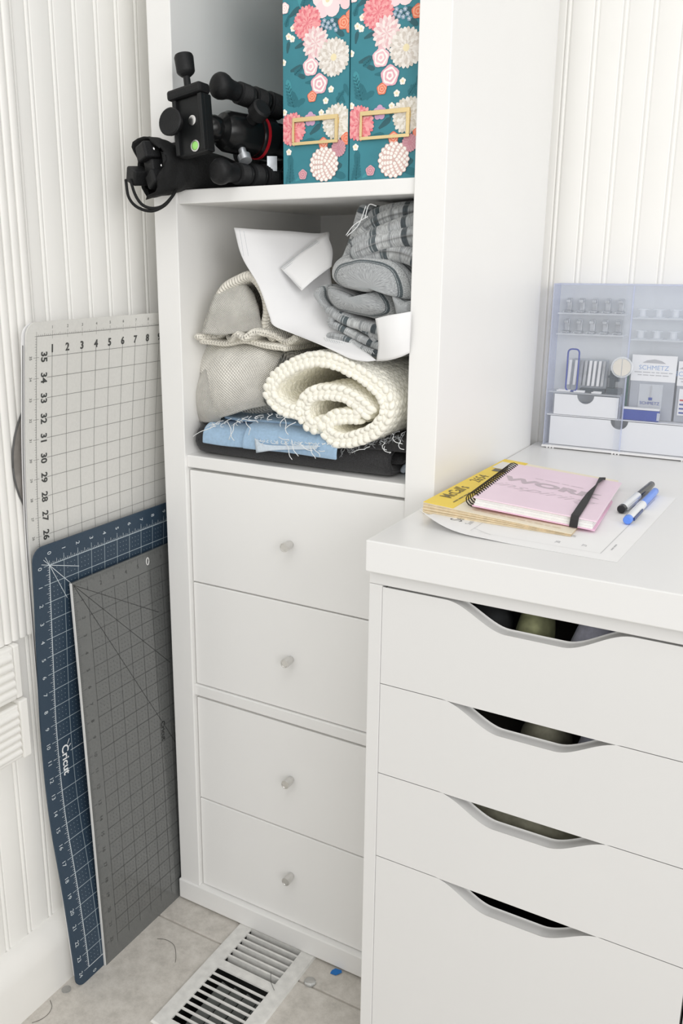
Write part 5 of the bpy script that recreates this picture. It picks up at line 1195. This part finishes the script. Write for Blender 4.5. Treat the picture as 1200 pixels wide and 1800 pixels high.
# white clips lying
for k, (x, w3, lab) in enumerate(((0.4560, .020, 'leftmost white clip lying under the blue loop in the organizer'), (0.4790, .016, 'middle white clip lying on the organizer shelf'), (0.5040, .014, 'rightmost white clip lying on the organizer shelf'))):
    t = thing('sewing_clip', (x, 0.385, SZ), lab, 'clip', 'white clips on the organizer shelf'); mb = MB(); mb.box(x-w3/2, x+w3/2, 0.3835, 0.3862, SZ+.0002, SZ+.0022); mb.box(x-w3/2+.002, x+w3/2, 0.3862, 0.389, SZ+.0002, SZ+.0032); mb.build('clip', M['plastic_white'], t, bevel=.0003)
# needle packets
def packet(x0, x1, z0_, z1_, y, lab, left):
    t = thing('needle_packet', ((x0+x1)/2, y, z0_), lab, 'needle packet'); zc = z0_ + (z1_-z0_)*.60
    bx('card', (x0, x1), (y, y+.003), (z0_, z1_), M['card_grey'], t, .0005); bx('header', (x0-.0004, x1+.0004), (y-.0008, y-.0001), (zc, z1_), M['paper_white'], t, 0)
    pm = MB(); f = lambda x, z: (x, y-.0010, z); w3 = x1-x0; c = (x0+x1)/2; LBp, GRY, NV = (0.30, 0.42, 0.66), (0.45, 0.45, 0.47), (0.03, 0.06, 0.30)
    put_poly(pm, f, [(c-.016, z1_-.011), (c+.016, z1_-.0115), (c+.010, z1_-.0075), (c, z1_-.0055), (c-.010, z1_-.0075)], GRY)
    put_text(pm, f, 'SCHMETZ', c, z1_-.018, .0092, 0, LBp, sx=1.0); microprint(pm, f, c, z1_-.0245, w3*.86, .0026, 0, GRY, 2); microprint(pm, f, c, z1_-.0285, w3*.70, .0026, 0, GRY, 3)
    ya = y-.0012; f2 = lambda x, z: (x, ya-.0008, z)
    if left:
        bx('inner_case', (c-.017, c+.015), (ya, ya+.001), (z0_+.012, zc-.004), M['clear_frosted'], t, .0003); put_text(pm, f2, 'SCHMETZ', c-.001, z0_+.0245, .0062, 0, NV); microprint(pm, f2, c-.001, z0_+.017, .024, .0028, 0, LBp, 4); put_poly(pm, f2, [(c-.003, z0_+.029), (c+.002, z0_+.029), (c+.002, z0_+.033), (c-.003, z0_+.033)], NV)
        put_line(pm, f2, c-.0005, z0_+.034, c-.0005, zc-.006, .0012, GRY)
    else:
        bx('inner_case', (x0+.004, x1-.004), (ya, ya+.001), (z0_+.010, zc-.004), M['paper_white'], t, .0003)
        for k in range(4): put_line(pm, f2, x0+.006, z0_+.014+.006*k, x1-.012, z0_+.014+.006*k, .0022, NV if k != 3 else (0.55, 0.03, 0.03))
        put_line(pm, f2, x0+.016, z0_+.012, x0+.016, z0_+.033, .0025, NV)
    tag(pm.build('packet_print', M['print'], t), kind='stuff')
packet(0.5480, 0.6080, 0.7812, 0.8745, 0.3990, 'needle packet with a white header card behind the blue needle box', True)
packet(0.6110, 0.6440, 0.7812, 0.8680, 0.4000, 'needle packet with red and blue print at the right edge of the organizer', False)
t = thing('needle_box', (0.57, 0.389, 0.781), 'small royal blue plastic needle box with a white lid in the organizer', 'box')
bx('body', (0.5425, 0.5930), (0.3860, 0.3955), (0.7810, 0.7965), M['plastic_blue'], t, .0012); bx('lid', (0.5425, 0.5930), (0.3860, 0.3955), (0.7967, 0.7995), M['plastic_white'], t, .0006); bx('clasp', (0.5905, 0.5945), (0.3850, 0.3858), (0.7830, 0.7940), M['clear_frosted'], t, .0003)
t = bx('sewing_gauge', (0.5425, 0.5452), (0.4000, 0.4015), (0.7810, 0.8480), M['green_strip'], None, .0002); tag(t, 'narrow dark green gauge standing behind the blue needle box', 'gauge')

# ================================================================== FLOOR BITS
def disc(name, c, r, prof, m_, lab, cat):
    mb = MB(); mb.lathe((c[0], c[1], 0.0003), (0,0,1), [(h, r*q) for h, q in prof], 28); return tag(mb.build(name, m_, smooth=True, angle=50), lab, cat)
disc('glass_gem', (0.2690, -0.0455), 0.0088, [(0,.95),(.0015,1.0),(.0035,.9),(.005,.65),(.0058,.3),(.006,.01)], M['gem_glass'], 'clear round glass gem on the tile right of the floor register', 'glass gem')
disc('plastic_disc', (-0.0225, -0.2360), 0.0068, [(0,.97),(.0008,1.0),(.0014,.85),(.0014,.01)], M['gem_glass'], 'clear round plastic disc on the floor by the baseboard', 'plastic disc')
mb = MB(); mb.add([(0.2855,-.0155,.0006),(0.2945,-.0150,.0011),(0.3005,-.0075,.0030),(0.2985,-.0045,.0036),(0.2885,-.0045,.0022),(0.2850,-.0095,.0012)], [(0,1,2,3,4,5)])
o = mb.build('tape_scrap', M['tape_blue']); sm = o.modifiers.new('thick', 'SOLIDIFY'); sm.thickness = .0003; sm.offset = 1; tag(o, 'scrap of bright blue tape at the foot of the bookcase', 'tape')
def hair(pts, lab):
    mb = MB(); mb.tube(catmull([at(u, v, Z=z) for u, v, z in pts], 8), .00028, 5); tag(mb.build('loose_thread', M['thread_dark'], smooth=True), lab, 'thread')
hair([(276,1650,.0006),(292,1652,.0006),(306,1662,.0006),(309,1680,.0008),(308,1692,.0006)], 'thin dark thread curled on the tile between the ruler and the register')
hair([(88,1758,.0006),(91,1770,.0006),(84,1783,.0006),(70,1793,.0006),(56,1798,.0006)], 'thin dark hair on the floor in front of the baseboard')
hair([(476,1708,.0040),(476,1725,.0042),(479,1734,.0042),(482,1741,.0040)], 'short dark thread lying across the floor register')
